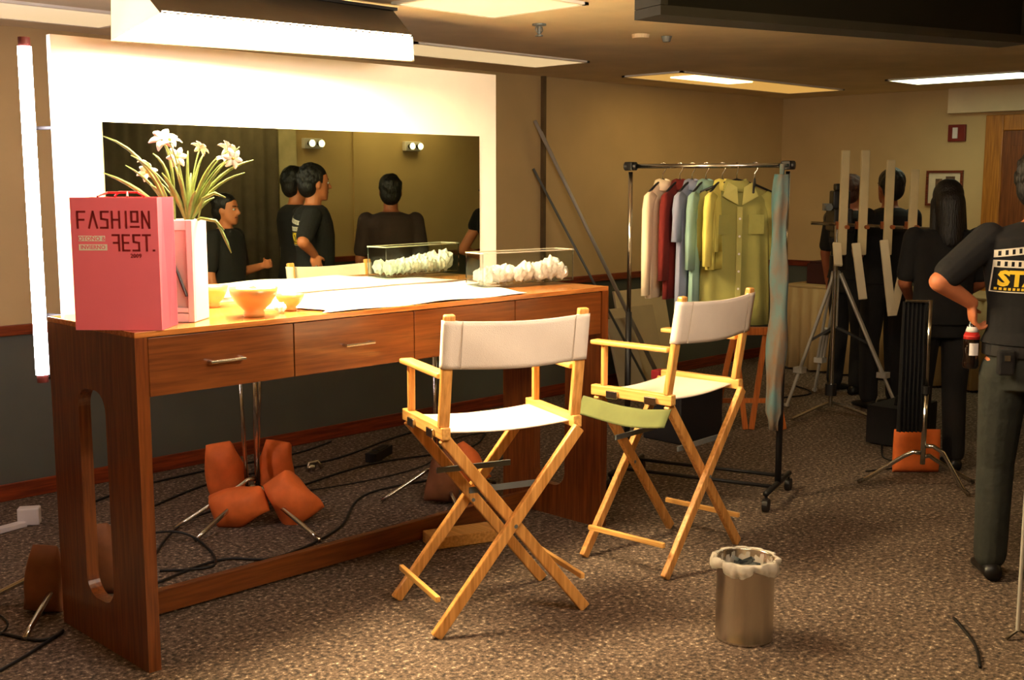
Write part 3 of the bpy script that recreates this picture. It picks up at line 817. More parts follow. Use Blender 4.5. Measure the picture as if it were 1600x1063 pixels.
for s_ in (-.12, .12): MB().tube([RA + rn_ * s_ + V((0, 0, .105)), RB + rn_ * s_ + V((0, 0, .105))], .010, 10).build('lower_bar', BLKPL, rk, world=True, smooth=True)


def hanger(f, label, turn=0, red=False):
    p = RA.lerp(RB, f); t = thing('clothes_hanger', label, 'hanger', (p.x, p.y, RZ), math.atan2(rn_.y, rn_.x) + turn, 'hangers on the rack rail')
    hk = [(0, .0 - .012, -.006)] + [(0, .0165 * math.cos(a), .0165 * math.sin(a)) for a in [PI * .95 - PI * .95 * i / 10 for i in range(11)]] + [(0, .014, -.02), (0, 0, -.04), (0, 0, -.075)]
    hk = [(b, a, c) for a, b, c in hk] if False else hk
    MB().tube([(y, x, z) for x, y, z in hk] if False else hk, .0022, 6).build('hook', CHROME, t, smooth=True)
    MB().tube([(-.20, 0, -.135), (-.1, 0, -.095), (0, 0, -.07), (.1, 0, -.095), (.20, 0, -.135)], .006, 8).build('arm', mat('red_brown_hanger', (120, 50, 28), .5) if red else BLKPL, t, smooth=True)
    return t


def garment(f, label, c, L, sleeve, width=.44, turn=0, cuffc=None, name='shirt', collar=True, thick=.05, seed=0, off=0.):
    p = RA.lerp(RB, f) + rd * off; t = thing(name, label, 'shirt' if name == 'shirt' else name, (p.x, p.y, RZ), math.atan2(rn_.y, rn_.x) + turn, None)
    mt = mat('cloth_%s' % name + str(seed), c, .9, var=.10, scale=5, bump=.3, bscale=18)
    top = -.085; rings = []; n = 44
    prof = [(top, .06, .5), (top - .02, .11, .75), (top - .05, .19, .9), (top - .09, .215, 1), (top - .2, .205, 1.1), (top - .4, .21, 1.2), (top - L * .8, .218, 1.25), (top - L, .222, 1.2)]
    for z, hw, k in prof:
        fold = .008 * min(1, (top - z) / .3)
        rings.append([V((hw * width / .44 * math.copysign(abs(math.cos(a)) ** .8, math.cos(a)), thick / 2 * k * math.sin(a) + fold * math.sin(9 * a + seed + z * 3), z)) for a in [2 * PI * i / n for i in range(n)]])
    MB().loft(rings).build('body', mt, t, smooth=True)
    for s_ in (-1, 1):
        hw = .205 * width / .44; rings = []
        path = [(s_ * (hw - .045), top - .062, .045), (s_ * (hw + .0), top - .085, .055), (s_ * (hw + .022), top - .14, .06), (s_ * (hw + .030), top - sleeve * .6, .056), (s_ * (hw + .034), top - sleeve, .052)]
        for i, (x, z, r) in enumerate(path):
            rings.append([V((x + r * .8 * math.cos(a), .62 * thick / .05 * .035 * math.sin(a) * (r / .05) + .004 * math.sin(3 * a + z * 30), z + (.02 * math.cos(a) * s_ if i < 2 else 0))) for a in [2 * PI * k / 18 for k in range(18)]])
        MB().loft(rings).build('sleeve', mt, t, smooth=True)
        if cuffc:
            x, z, r = path[-1]
            MB().loft([[V((x + r * .86 * math.cos(a), .04 * math.sin(a), z + dz)) for a in [2 * PI * k / 18 for k in range(18)]] for dz in (.0, .035)]).build('cuff', mat('cuff' + str(seed), cuffc, .9), t, smooth=True)
    if collar:
        rings = []
        for z, r in ((top + .02, .052), (top - .005, .075), (top - .035, .10)):
            rings.append([V((r * math.cos(a), (.030 + .1 * (.1 - r) * 0 + r * .18) * math.sin(a), z - .012 * abs(math.sin(a)))) for a in [2 * PI * k / 24 for k in range(24)]])
        MB().loft(rings, cap=False).build('collar', mt, t, smooth=True).modifiers.new('t', 'SOLIDIFY').thickness = .003
    return t


GS = ((.216, (244, 222, 186), .60, .58, 'long white long-sleeved shirt, leftmost on the rack', 0),
      (.327, (104, 22, 14), .60, .50, 'dark red garment hanging between the white and the lavender shirts', 0),
      (.407, (138, 142, 166), .66, .30, 'grey lavender short-sleeved shirt on the rack', 0),
      (.495, (132, 164, 152), .66, .44, 'mint green shirt on the rack beside the yellow top', 0),
      (.60, (222, 210, 104), .44, .42, 'bright yellow top on the rack between mint and olive shirts', 0))
for i, (f, c, L, sl, lb, tr) in enumerate(GS):
    hanger(f, 'hanger holding the ' + lb.split(' shirt')[0].split(' garment')[0].split(' top')[0] + ' garment on the rack')
    garment(f, lb, c, L, sl, seed=i, turn=tr, thick=.045, width=.42)
g_t = math.radians(-48)
hanger(.69, 'hanger holding the olive green shirt that faces the camera', g_t)
g = garment(.69, 'olive yellow-green shirt with open collar facing the camera, widest on the rack', (140, 136, 72), .74, .40, turn=g_t, seed=9, thick=.06, width=.40)
# placket, pocket and collar points on the side of the olive shirt that faces the room
gm = g.children[0].data.materials[0]
lv = Matrix.Rotation(-g.rotation_euler.z, 3, 'Z') @ (V((0, 0, 0)) - V((g.location.x, g.location.y, 0))); fs_ = 1 if lv.y > 0 else -1
LG = mat('pale_olive_trim', (166, 160, 92), .9)
for s_ in (-1, 1):
    y0 = fs_ * .045
    MB().add([(s_ * .012, y0, -.20), (s_ * .10, y0, -.155), (s_ * .065, y0 * .9, -.085), (s_ * .02, y0, -.11), (s_ * .012, y0 + fs_ * .006, -.20), (s_ * .10, y0 + fs_ * .006, -.155), (s_ * .065, y0 * .9 + fs_ * .006, -.085), (s_ * .02, y0 + fs_ * .006, -.11)],
             [(0, 1, 2, 3), (7, 6, 5, 4), (0, 4, 5, 1), (1, 5, 6, 2), (2, 6, 7, 3), (3, 7, 4, 0)]).build('collar_flap', LG, g)
    MB().box((s_ * .095, fs_ * .044, -.30), (.085, .006, .10)).build('pocket', gm, g)
MB().box((0, fs_ * .044, -.48), (.028, .008, .54)).build('placket', LG, g)
for zz in (-.27, -.36, -.45, -.54, -.63): MB().tube([(0, fs_ * .047, zz), (0, fs_ * .051, zz)], .006, 10).build('button', WHITEG, g)
hanger(.80, 'empty hanger turned sideways near the right end of the rack', .25)
# patterned scarf over the right post
sc_ = thing('scarf', 'long teal and orange patterned scarf hanging at the right rack post', 'scarf', RB + rn_ * .03 + V((0, 0, RZ)))
SCM = mat('scarf_pattern', (54, 92, 96), .85, var=.6, scale=11, c2=(112, 80, 52), stretch=(1, 1, .4))
rings = []
for i in range(28):
    v = i / 27; z = -.045 - 1.30 * v; hw = .034 + .016 * math.sin(v * 3) + .006 * math.sin(v * 21); 
    if v > .95: hw *= .6
    rings.append([V((-.022 - .01 * math.sin(v * 9) + .012 * math.sin(3 * a + v * 8) * .6 + hw * .75 * math.cos(a) - .02, hw * math.sin(a) + .004 * math.sin(5 * a), z)) for a in [2 * PI * k / 24 for k in range(24)]])
MB().loft(rings).build('scarf_cloth', SCM, sc_, smooth=True)
MB().tube([(-.04, 0, .0), (-.04, 0, -.05)], .012).box((-.02, 0, .0), (.05, .02, .012)).build('knot', SCM, sc_, smooth=True)

# ------------------------------------------------------------ leaning poles and boards by the wall
for i, (a, b, lb) in enumerate((((6.235, 5.955, 2.10), (7.33, 5.55, 0.01), 'longest thin metal pole leaning against the wall right of the mirror board'),
                                ((6.30, 5.955, 2.02), (7.26, 5.50, 0.01), 'thin metal pole leaning on the wall just beside the longest pole'),
                                ((6.22, 5.955, 1.75), (7.05, 5.45, 0.01), 'shorter darker pole leaning low behind the two long poles'))):
    base = V(b); t = tag(MB().tube([V((0, 0, 0)), V(a) - base], .014 if i < 2 else .01, 10).build('metal_pole', ALU if i < 2 else GREYMET, smooth=True), lb, 'pole', 'poles leaning on the wall')
    t.location = base
for i, (x0, x1, yb, h, c, lb) in enumerate(((6.90, 7.45, 5.60, .66, (214, 196, 160), 'white foam board leaning on the wall behind the rack, frontmost'),
                                            (7.1, 7.75, 5.72, .78, (232, 214, 176), 'taller white foam board behind the frontmost one'),
                                            (6.75, 7.05, 5.50, .60, (190, 176, 150), 'narrow grey white board left of the other foam boards'))):
    mb = MB(); tl = .18
    mb.add([(0, 0, 0), (x1 - x0, 0, 0), (x1 - x0, tl, h), (0, tl, h), (0, .02, 0), (x1 - x0, .02, 0), (x1 - x0, tl + .02, h), (0, tl + .02, h)],
           [(0, 1, 2, 3), (7, 6, 5, 4), (0, 4, 5, 1), (1, 5, 6, 2), (2, 6, 7, 3), (3, 7, 4, 0)])
    o = tag(mb.build('foam_board', mat('foam_board%d' % i, c, .8, var=.03), bevel=.002), lb, 'board', 'foam boards by the wall'); o.location = (x0, yb, 0.002)
# wooden trestle behind the rack
def at(dep, lat, z=0.):
    """a point `dep` metres ahead of the photographer and `lat` metres to the right"""
    return V((dep * math.cos(AZ) + lat * math.sin(AZ), dep * math.sin(AZ) - lat * math.cos(AZ), z))


tr = thing('trestle', 'orange wooden trestle standing behind the clothes rack', 'trestle', at(7.6, 1.56))
for dlat in (-.10, .16):
    for s_ in (-1, 1):
        MB().bar(at(7.6, 1.56 + dlat + s_ * .11, 0.004), at(7.6, 1.56 + dlat * .8, .66), .035, .03, (.7, .7, 0)).build('leg', ORWOOD, tr, world=True, bevel=.003)
MB().bar(at(7.6, 1.36, .67), at(7.6, 1.80, .67), .06, .05).build('beam', ORWOOD, tr, world=True, bevel=.004)
MB().bar(at(7.6, 1.40, .20), at(7.6, 1.78, .20), .03, .03).build('brace', ORWOOD, tr, world=True)
tag(MB().box((0, 0, .19), (.46, .30, .38)).span((-.12, -.02, .38), (.12, .02, .40)).build('equipment_case', mat('dark_case', (26, 24, 28), .6), bevel=.02),
    'dark equipment case on the floor behind the second chair', 'case').location = at(7.4, 1.12, .001)
tag(MB().box((0, 0, .42), (.10, .07, .06)).box((0, 0, .40), (.02, .02, .02)).build('pink_pouch', mat('pink_pouch_cloth', (190, 50, 60), .6), bevel=.012), 'small pink pouch lying on the dark equipment case', 'pouch').location = at(7.4, .96, -.007)
bpy.data.objects['pink_pouch'].data.transform(Matrix.Translation((0, 0, 0)))


# ------------------------------------------------------------ stands, sandbags, cables
def sandbag(c, size, rot, label, m=SAND, group='sandbags on the stands', seed=0, flat=False):
    n, q = 20, 12; rings = []
    for i in range(q + 1):
        v = -1 + 2 * i / q; ring = []
        for k in range(n):
            a = 2 * PI * k / n; cx_, cy_ = math.cos(a), math.sin(a)
            e = math.copysign(abs(cx_) ** (.4 if flat else .8), cx_), math.copysign(abs(cy_) ** .8, cy_)
            puff = (1 - v ** 4) ** .5 if abs(v) < 1 else .08
            wr = 1 + .05 * math.sin(5 * a + seed + 3 * v) + .05 * math.sin(2 * a + 4 * v + seed)
            ring.append(V((e[0] * size[0] / 2 * (1. if flat else 1.12 - .34 * (v + 1) / 2 - .14 * v * v) * (1 if flat else wr), e[1] * size[1] / 2 * max(.1, puff) * wr, v * size[2] / 2)))
        rings.append(ring)
    o = MB().loft(rings).build('sandbag', m, smooth=True); o.location = c; o.rotation_euler = rot
    return tag(o, label, 'sandbag', group)


def cstand(x, y, h, label, feet, r=.011, top=None):
    t = thing('light_stand', label, 'light stand', (x, y, 0))
    MB().tube([(0, 0, .16), (0, 0, h * .55)], r * 1.25, 12).build('lower_column', CHROME, t, smooth=True)
    MB().tube([(0, 0, h * .55), (0, 0, h)], r, 12).build('upper_column', CHROME, t, smooth=True)
    MB().tube([(0, 0, h * .55 - .03), (0, 0, h * .55 + .01)], r * 1.9, 12).tube([(0, 0, h * .55 - .01), (.045, 0, h * .55 - .01)], .005, 8).build('collar', BLKPL, t)
    for i, (a, L, hz) in enumerate(feet):
        ca, sa = math.cos(a), math.sin(a)
        MB().tube([(ca * .012, sa * .012, hz + .10), (ca * .05, sa * .05, hz + .10), (ca * .10, sa * .10, hz + .07), (ca * L * .85, sa * L * .85, .03 + hz * .1), (ca * L, sa * L, .012)], .0115, 10).build('leg', CHROME, t, smooth=True)
    return t


A3 = 2 * PI / 3
st = cstand(3.05, 4.80, 1.9, 'chrome light stand under the desk, its legs covered with orange sandbags', [(-1.62, .55, .06), (2.9, .42, .10), (3.45, .45, .07)])
MB().tube([(-.055, .06, .93), (-.035, .04, .12)], .010, 10).tube([(.07, .04, .93), (.02, .02, .35)], .009, 10).build('brace_tube', CHROME, st, smooth=True)
MB().box((0, -.1, 1.6), (.03, .30, .03)).build('grip_arm', BLKPL, st)
sandbag((2.99, 5.00, .20), (.20, .18, .33), (.15, -.15, -.7), 'upright orange sandbag at the left of the stand under the desk', seed=1)
sandbag((3.22, 4.90, .20), (.19, .18, .30), (.1, .15, -.8), 'upright orange sandbag at the right of the stand under the desk', seed=2)
sandbag((2.92, 4.76, .095), (.19, .19, .28), (.2, 1.25, -.80), 'plump orange sandbag lying in front, left of the chrome column under the desk', seed=3)
sandbag((3.12, 4.62, .12), (.20, .19, .27), (.2, -.6, -.75), 'orange sandbag lying in front, right of the chrome column under the desk', seed=4)
st2 = cstand(3.92, 4.46, 1.5, 'chrome light stand behind the nearest chair, seen under its backrest', [(2.75, .30, .05), (-.1, .4, .08), (-1.9, .3, .07)])
sandbag((3.86, 4.33, .15), (.17, .14, .28), (.1, .15, -.5), 'brown orange sandbag on the stand behind the nearest chair', SAND_D, seed=5)
sandbag((4.04, 4.36, .17), (.18, .13, .24), (.1, -.5, -.9), 'reddish sandbag leaning right of the brown one behind the nearest chair', SAND, seed=6)
st3 = cstand(1.875, 4.34, .93, 'short chrome stand carrying the upright glowing tube', [(-2.38, .40, .05), (.6, .36, .06), (2.6, .36, .06)])
MB().tube([(0, 0, .90), (-.075, -.05, .93)], .012).build('tube_clamp', BLKPL, st3)
sandbag((1.76, 4.28, .14), (.15, .12, .28), (.15, .12, -.7), 'brown sandbag at the left of the desk leg, lower left corner', SAND_D, seed=7)
sandbag((2.02, 4.34, .14), (.17, .12, .31), (.15, -.1, -.8), 'dull brown sandbag seen through the slot of the desk leg', SAND_D, seed=8)


def cable(pts, label, r=.006, m=CABLE, name='cable'):
    P = [V(p) for p in pts]; out = []
    for i in range(len(P) - 1):
        p0 = P[max(i - 1, 0)]; p1 = P[i]; p2 = P[i + 1]; p3 = P[min(i + 2, len(P) - 1)]
        for k in range(8):
            t_ = k / 8
            out.append(.5 * ((2 * p1) + (-p0 + p2) * t_ + (2 * p0 - 5 * p1 + 4 * p2 - p3) * t_ ** 2 + (-p0 + 3 * p1 - 3 * p2 + p3) * t_ ** 3))
    out.append(P[-1])
    return tag(MB().tube(out, r, 8).build(name, m, smooth=True), label, 'cable', 'black cables on the carpet')


z = .008
cable([(2.2, 5.0, z), (2.7, 5.3, z), (3.3, 5.55, z), (4.0, 5.5, z), (4.9, 5.75, z), (5.8, 5.6, z)], 'black cable running along the foot of the wall under the desk')
cable([(2.3, 4.5, z), (2.75, 4.95, z + .012), (3.4, 5.1, z), (4.1, 5.25, z), (4.8, 5.15, z), (5.3, 5.5, z)], 'black cable crossing the carpet behind the sandbag stand')
cable([(2.15, 4.25, z), (2.55, 4.35, z), (2.75, 4.2, z), (3.2, 4.35, z), (3.7, 4.75, z), (4.4, 4.7, z), (5.0, 4.9, z)], 'black cable looping under the desk in front of the sandbags')
cable([(3.1, 5.25, z), (3.6, 5.0, z), (4.3, 5.0, z), (4.9, 5.4, z), (5.6, 5.3, z)], 'thin black cable between the two stands under the desk', .004)
cable([(2.35, 5.5, z), (2.8, 5.72, z), (3.3, 5.8, z), (3.9, 5.78, z), (4.3, 5.9, z)], 'black cable close to the baseboard left of the sandbags')
cable([(1.2, 4.1, z), (1.45, 4.35, z), (1.62, 4.02, z), (1.72, 4.05, z), (1.5, 3.9, z), (1.2, 3.75, z)], 'black cable coiled at the lower left corner beside the sandbag')
cable([(1.3, 4.65, z), (1.55, 4.6, z), (1.6, 4.25, z), (1.3, 4.0, z)], 'thin black cable left of the brown sandbag', .004)
cable([(2.35, 4.95, z), (2.55, 4.75, .05), (2.62, 4.6, .012), (2.5, 4.3, z), (2.3, 4.4, z)], 'black cable hanging from the left chrome leg under the desk')
cable([(6.4, 4.4, z), (7.0, 4.9, z), (7.9, 4.6, z), (8.2, 4.9, z)], 'black cable on the carpet between rack and tripod')
cable([(6.9, 3.45, z), (6.4, 3.2, z), (6.3, 3.0, z), (6.0, 3.1, z)], 'black cable left of the square orange sandbag', .005)
tag(MB().box((0, 0, .03), (.26, .07, .055)).box((.02, 0, .06), (.14, .05, .006)).build('power_strip', BLKPL, bevel=.006), 'black power strip lying on the carpet by the wall behind the sandbags', 'power strip').location = (4.25, 5.35, .001)
bpy.data.objects['power_strip'].rotation_euler = (0, 0, .5)
tag(MB().box((0, 0, .05), (.16, .12, .10)).build('black_ballast', BLKPL, bevel=.01), 'black ballast box standing on the carpet right of the orange sandbags', 'ballast').location = (3.62, 5.55, .001)
tag(MB().tube([(0, 0, .0), (.02, .01, .045), (.07, .0, .05), (.09, -.02, .01)], .012, 10).ell((.03, 0, .02), (.03, .02, .02)).build('chrome_clamp', CHROME, smooth=True), 'small chrome clamp lying beside the black ballast box', 'clamp').location = (3.75, 5.38, .002)
t = thing('cable_trunking', 'white cable trunking with a square socket box on the carpet at the left edge', 'cable trunking', (2.17, 5.45, 0))
MB().bar((-.42, -.05, .014), (0, .03, .014), .05, .024).build('trunk', WHITEG, t, bevel=.003)
MB().box((.03, .04, .045), (.10, .06, .085), Matrix.Rotation(-.6, 3, 'Z')).build('socket_box', WHITEG, t, bevel=.006)

# ------------------------------------------------------------ far part of the room
tbl = thing('skirted_table', 'long table with a pleated cream skirt along the far wall', 'table', (9.2, 4.45, 0))
TX0, TX1, TY0, TY1 = 8.93, 9.56, 3.35, 5.50
MB().span((TX0, TY0, .735), (TX1, TY1, .755)).build('tabletop', SKIRTM, tbl, world=True, bevel=.004)
path = []
n = 420
per = [(TX1, TY1), (TX0, TY1), (TX0, TY0), (TX1, TY0)]
seg = [(V(per[i] + (0,)), V(per[i + 1] + (0,))) for i in range(3)]
tot = sum((b - a).length for a, b in seg); rings = [[], [], []]
for a, b in seg:
    L = (b - a).length; k = int(L / .012); d = (b - a) / L; nn = V((d.y, -d.x, 0))
    for i in range(k):
        p = a + d * L * i / k; s_ = i * .012
        for q, (zz, am) in enumerate(((.735, .004), (.4, .014), (.02, .022))):
            rings[q].append(p - nn * -(am * math.sin(s_ * 62) + am * .5 * math.sin(s_ * 23)) + V((0, 0, zz)))
sk = MB().loft(rings, cap=False, closed=False).build('skirt', SKIRTM, tbl, world=True, smooth=True)
sk.modifiers.new('t', 'SOLIDIFY').thickness = .003
for x in (TX0 + .05, TX1 - .05):
    for y in (TY0 + .06, TY1 - .06): MB().tube([(x, y, .004), (x, y, .735)], .014, 10).build('leg', GREYMET, tbl, world=True)
tag(MB().box((0, 0, .09), (.22, .34, .18)).box((0, 0, .19), (.20, .30, .02)).build('dark_carton', mat('maroon_carton', (60, 22, 20), .7), bevel=.006), 'dark maroon box on the left end of the skirted table', 'box').location = (9.25, 5.2, .756)
tag(MB().box((0, 0, .06), (.25, .22, .12)).box((0, 0, .13), (.2, .17, .02)).build('black_carton', mat('dark_carton', (30, 26, 26), .7), bevel=.006), 'low black box on the skirted table behind the tripod', 'box').location = (9.2, 4.72, .756)
tag(MB().box((0, 0, .05), (.2, .26, .10)).tube([(0, -.05, .10), (0, -.05, .13), (0, .05, .13), (0, .05, .10)], .006).build('grey_toolbox', GREYMET, bevel=.01), 'small grey box with handle on the skirted table near the crew', 'box').location = (9.1, 4.12, .756)

# tripod with camera
tp = thing('camera_tripod', 'tall silver and black camera tripod behind the clothes rack', 'tripod', at(8.25, 2.30))
for (px_, lat0) in ((0, 0),): pass
apex = at(8.25, 2.33, 1.06)
feet = (at(8.37, 2.03, .01), at(8.05, 2.76, .01), at(9.0, 2.40, .01))
for i, ft in enumerate(feet):
    ap = apex + (ft - apex).normalized() * .06; side = (ft - apex).cross(V((0, 0, 1))).normalized() * .022; mid = ap.lerp(ft, .72)
    MB().tube([ap + side, mid + side], .011, 10).tube([ap - side, mid - side], .011, 10).tube([ap.lerp(ft, .45), ft], .012, 10) \
        .box(mid, (.07, .07, .04)).tube([ft, ft + V((0, 0, .02))], .02, 10).build('leg', ALU, tp, world=True, smooth=False)
    MB().bar(V((apex.x, apex.y, .62)), ap.lerp(ft, .5), .03, .018).build('spreader', BLKPL, tp, world=True)
MB().tube([apex - V((0, 0, .45)), apex + V((0, 0, .02))], .02, 12).build('centre_column', ALU, tp, world=True)
MB().tube([apex - V((0, 0, .03)), apex + V((0, 0, .07))], .055, 16).tube([apex + V((0, 0, .07)), apex + V((0, 0, .16))], .035, 16).box(apex + V((0, 0, .18)), (.12, .08, .03)).build('head', BLKPL, tp, world=True)
MB().tube([apex + V((0, 0, .14)), apex + V((-.25, -.12, .02))], .008, 8).build('pan_handle', BLKPL, tp, world=True)
cm = thing('video_camera', 'black video camera on top of the silver tripod', 'camera', apex + V((0, 0, .196)), AZ - .1)
MB().box((0, 0, .13), (.34, .13, .16)).box((-.02, 0, .235), (.26, .03, .02)).box((.10, 0, .22), (.03, .03, .04)).box((-.12, 0, .22), (.03, .03, .04)).box((0, 0, .025), (.2, .09, .05)).box((0, 0, .27), (.16, .12, .13)).box((.0, 0, .36), (.1, .08, .05)).build('camera_body', BLKPL, cm, bevel=.01)
MB().tube([(.17, 0, .13), (.24, 0, .13)], .052, 20).tube([(.24, 0, .13), (.31, 0, .13)], .06, 20).build('camera_lens', BLKPL, cm)
MB().box((-.02, .09, .22), (.10, .05, .05)).tube([(-.07, .09, .22), (-.12, .09, .22)], .025, 14).build('viewfinder', GREYMET, cm)

# light bank with four upright battens on a crossbar
lb = thing('light_bank', 'stand with a crossbar holding four upright cream light battens', 'light bank', at(7.9, 2.22))
MB().tube([at(7.9, 2.22, .10), at(7.9, 2.22, 1.36)], .016, 12).build('column', CHROME, lb, world=True)
for dl, dd in ((-.26, .0), (.34, -.05), (.02, .38)):
    MB().tube([at(7.9, 2.22, .13), at(7.9 + dd * .3, 2.22 + dl * .3, .10), at(7.9 + dd, 2.22 + dl, .012)], .011, 8).build('leg', CHROME, lb, world=True)
MB().tube([at(7.9, 2.22, .18), at(7.9, 2.22, .26)], .04, 14).build('weight', BLKPL, lb, world=True)
MB().tube([at(7.9, 2.04, 1.375), at(7.9, 3.06, 1.325)], .012, 10).build('crossbar', CHROME, lb, world=True)


def latx(px_, dep): return (px_ - 800) / 1817 * dep


for (px_, zt) in ((1319, 1.865), (1350, 1.865), (1390, 1.80), (1428, 1.735)):
    l = latx(px_, 7.86); zb = 1.16
    bt = MB().box(at(7.85, l, (zt + zb) / 2), (.057, .03, zt - zb), Matrix.Rotation(-PI / 2 + AZ, 3, 'Z')).build('batten', BATTEN, lb, world=True, bevel=.006)
    MB().box(at(7.88, l, 1.36), (.07, .05, .05), Matrix.Rotation(-PI / 2 + AZ, 3, 'Z')).tube([at(7.80, l + .02, 1.35), at(7.84, l + .02, 1.35)], .014, 10).build('clamp', CLAMP, lb, world=True)
for (xa, ya, xb, yb) in ((1311, 380, 1315, 413), (1341, 380, 1356, 466), (1385, 375, 1403, 492), (1424, 392, 1404, 490)):
    D_ = 7.75
    za = 1.65 - (ya - 285) * D_ / 1817; zb = 1.65 - (yb - 285) * D_ / 1817
    MB().bar(at(D_, latx(xa, D_), za), at(D_ - .12, latx(xb, D_ - .12), zb), .055, .02, (.7, .7, 0)).build('lower_batten', mat('lit_cream_batten', (244, 232, 196), .6, var=.03), lb, world=True, bevel=.004)  # light they catch is put into a paler colour than the upper battens

# grip stand on the right with a black cloth
gs = cstand(*at(6.0, 2.19).xy, 1.04, 'chrome grip stand with three bent legs beside the man in the black staff shirt', [(-1.14, .24, .16), (-.30, .40, .10), (1.75, .34, .12)])
MB().tube([(0, 0, 1.03), tuple(at(6.0, 2.06, 1.035) - at(6.0, 2.19))], .008).build('grip_arm', CHROME, gs)
n = 40; rings = []
for zz in (1.03, .7, .33):
    f = [at(6.02 + .012 * math.sin(i * .9 + zz * 3), 2.055 + .125 * i / n, zz) for i in range(n + 1)]
    rings.append(f + [p + V((.006, .006, 0)) for p in reversed(f)])
tag(MB().loft(rings).build('black_cloth', BLACKF, smooth=True), 'black flag cloth hanging left of the chrome grip stand column', 'cloth')
ob = sandbag(at(6.45, 2.315, .127), (.265, .08, .25), (0, 0, AZ - PI / 2), 'flat square orange sandbag standing on the carpet at the foot of the crew', SAND, 'sandbags on the stands', 9, True)
tag(MB().box((0, 0, .13), (.44, .26, .24)).tube([(-.1, 0, .25), (-.08, 0, .30), (.08, 0, .30), (.1, 0, .25)], .010).build('duffel_bag', BLACK, bevel=.05), 'black duffel bag on the floor behind the square orange sandbag', 'bag').location = at(7.25, 2.50, .001)
# thin stand at the right edge
es = thing('light_stand', 'thin metal stand cut by the right edge in front of the jeans', 'light stand', at(4.02, 1.845))
MB().tube([(0, 0, .03), (0, 0, .95)], .008, 10).build('column', ALU, es)
MB().tube([(-.05, .02, .006), (0, 0, .03), (.05, -.02, .006)], .006, 8).build('foot', CHROME, es)
cable([tuple(at(3.75, 1.60, .008)), tuple(at(3.95, 1.66, .008)), tuple(at(4.2, 1.68, .008))], 'short black cable on the carpet in the lower right corner')


# ------------------------------------------------------------ people
def hand(mb, wrist, d, nrm, curl=.5, s=1.0, thumb_side=1):
    d = V(d).normalized(); nrm = V(nrm); nrm = (nrm - d * nrm.dot(d)).normalized(); sd = d.cross(nrm) * thumb_side
    R = Matrix((sd, d, nrm)).transposed(); w_ = V(wrist)
    mb.ell(w_ + d * .045 * s, (.040 * s, .052 * s, .016 * s), R, 14, 8)
    for k, (o_, L) in enumerate(((.030, .072), (.010, .080), (-.010, .074), (-.029, .058))):
        b = w_ + d * .082 * s + sd * o_ * s; a = curl * .7
        d1 = (d * math.cos(a) + nrm * math.sin(a)); d2 = (d * math.cos(a * 2.2) + nrm * math.sin(a * 2.2)); d3 = (d * math.cos(a * 3.1) + nrm * math.sin(a * 3.1))
        p1 = b + d1 * L * .45 * s; p2 = p1 + d2 * L * .32 * s; p3 = p2 + d3 * L * .23 * s
        mb.cap(b - d * .01 * s, .0085 * s, p1, .008 * s, 8).cap(p1, .008 * s, p2, .0072 * s, 8).cap(p2, .0072 * s, p3, .0065 * s, 8)
    tb = w_ + d * .025 * s + sd * .030 * s; td = (d * .65 + sd * .55 + nrm * (.25 + .5 * curl)).normalized(); t1 = tb + td * .035 * s
    td2 = (d * .8 + sd * .1 + nrm * (.3 + curl * .7)).normalized()
    mb.cap(tb, .012 * s, t1, .010 * s, 8).cap(t1, .010 * s, t1 + td2 * .028 * s, .008 * s, 8)


TORSO = ((.86, .155, .115, 0), (.95, .165, .12, 0), (1.05, .150, .108, .005), (1.15, .150, .108, .008), (1.27, .172, .118, .0), (1.36, .188, .115, -.008), (1.42, .180, .100, -.012), (1.455, .120, .080, -.010), (1.48, .065, .062, -.008))


def torso_back_y(x, z, k=0., sc=1.0):
    z0 = z / sc
    for (a, b) in zip(TORSO, TORSO[1:]):
        if a[0] <= z0 <= b[0]:
            t_ = (z0 - a[0]) / (b[0] - a[0]); rx = a[1] + (b[1] - a[1]) * t_ + k; ry = a[2] + (b[2] - a[2]) * t_ + k; cy = a[3] + (b[3] - a[3]) * t_
            return (cy - ry * math.sqrt(max(.05, 1 - (x / sc / rx) ** 2))) * sc
    return -.13


def oval(rx, ry, cy, z, n=28): return [V((rx * math.cos(2 * PI * k / n), cy + ry * math.sin(2 * PI * k / n), z)) for k in range(n)]


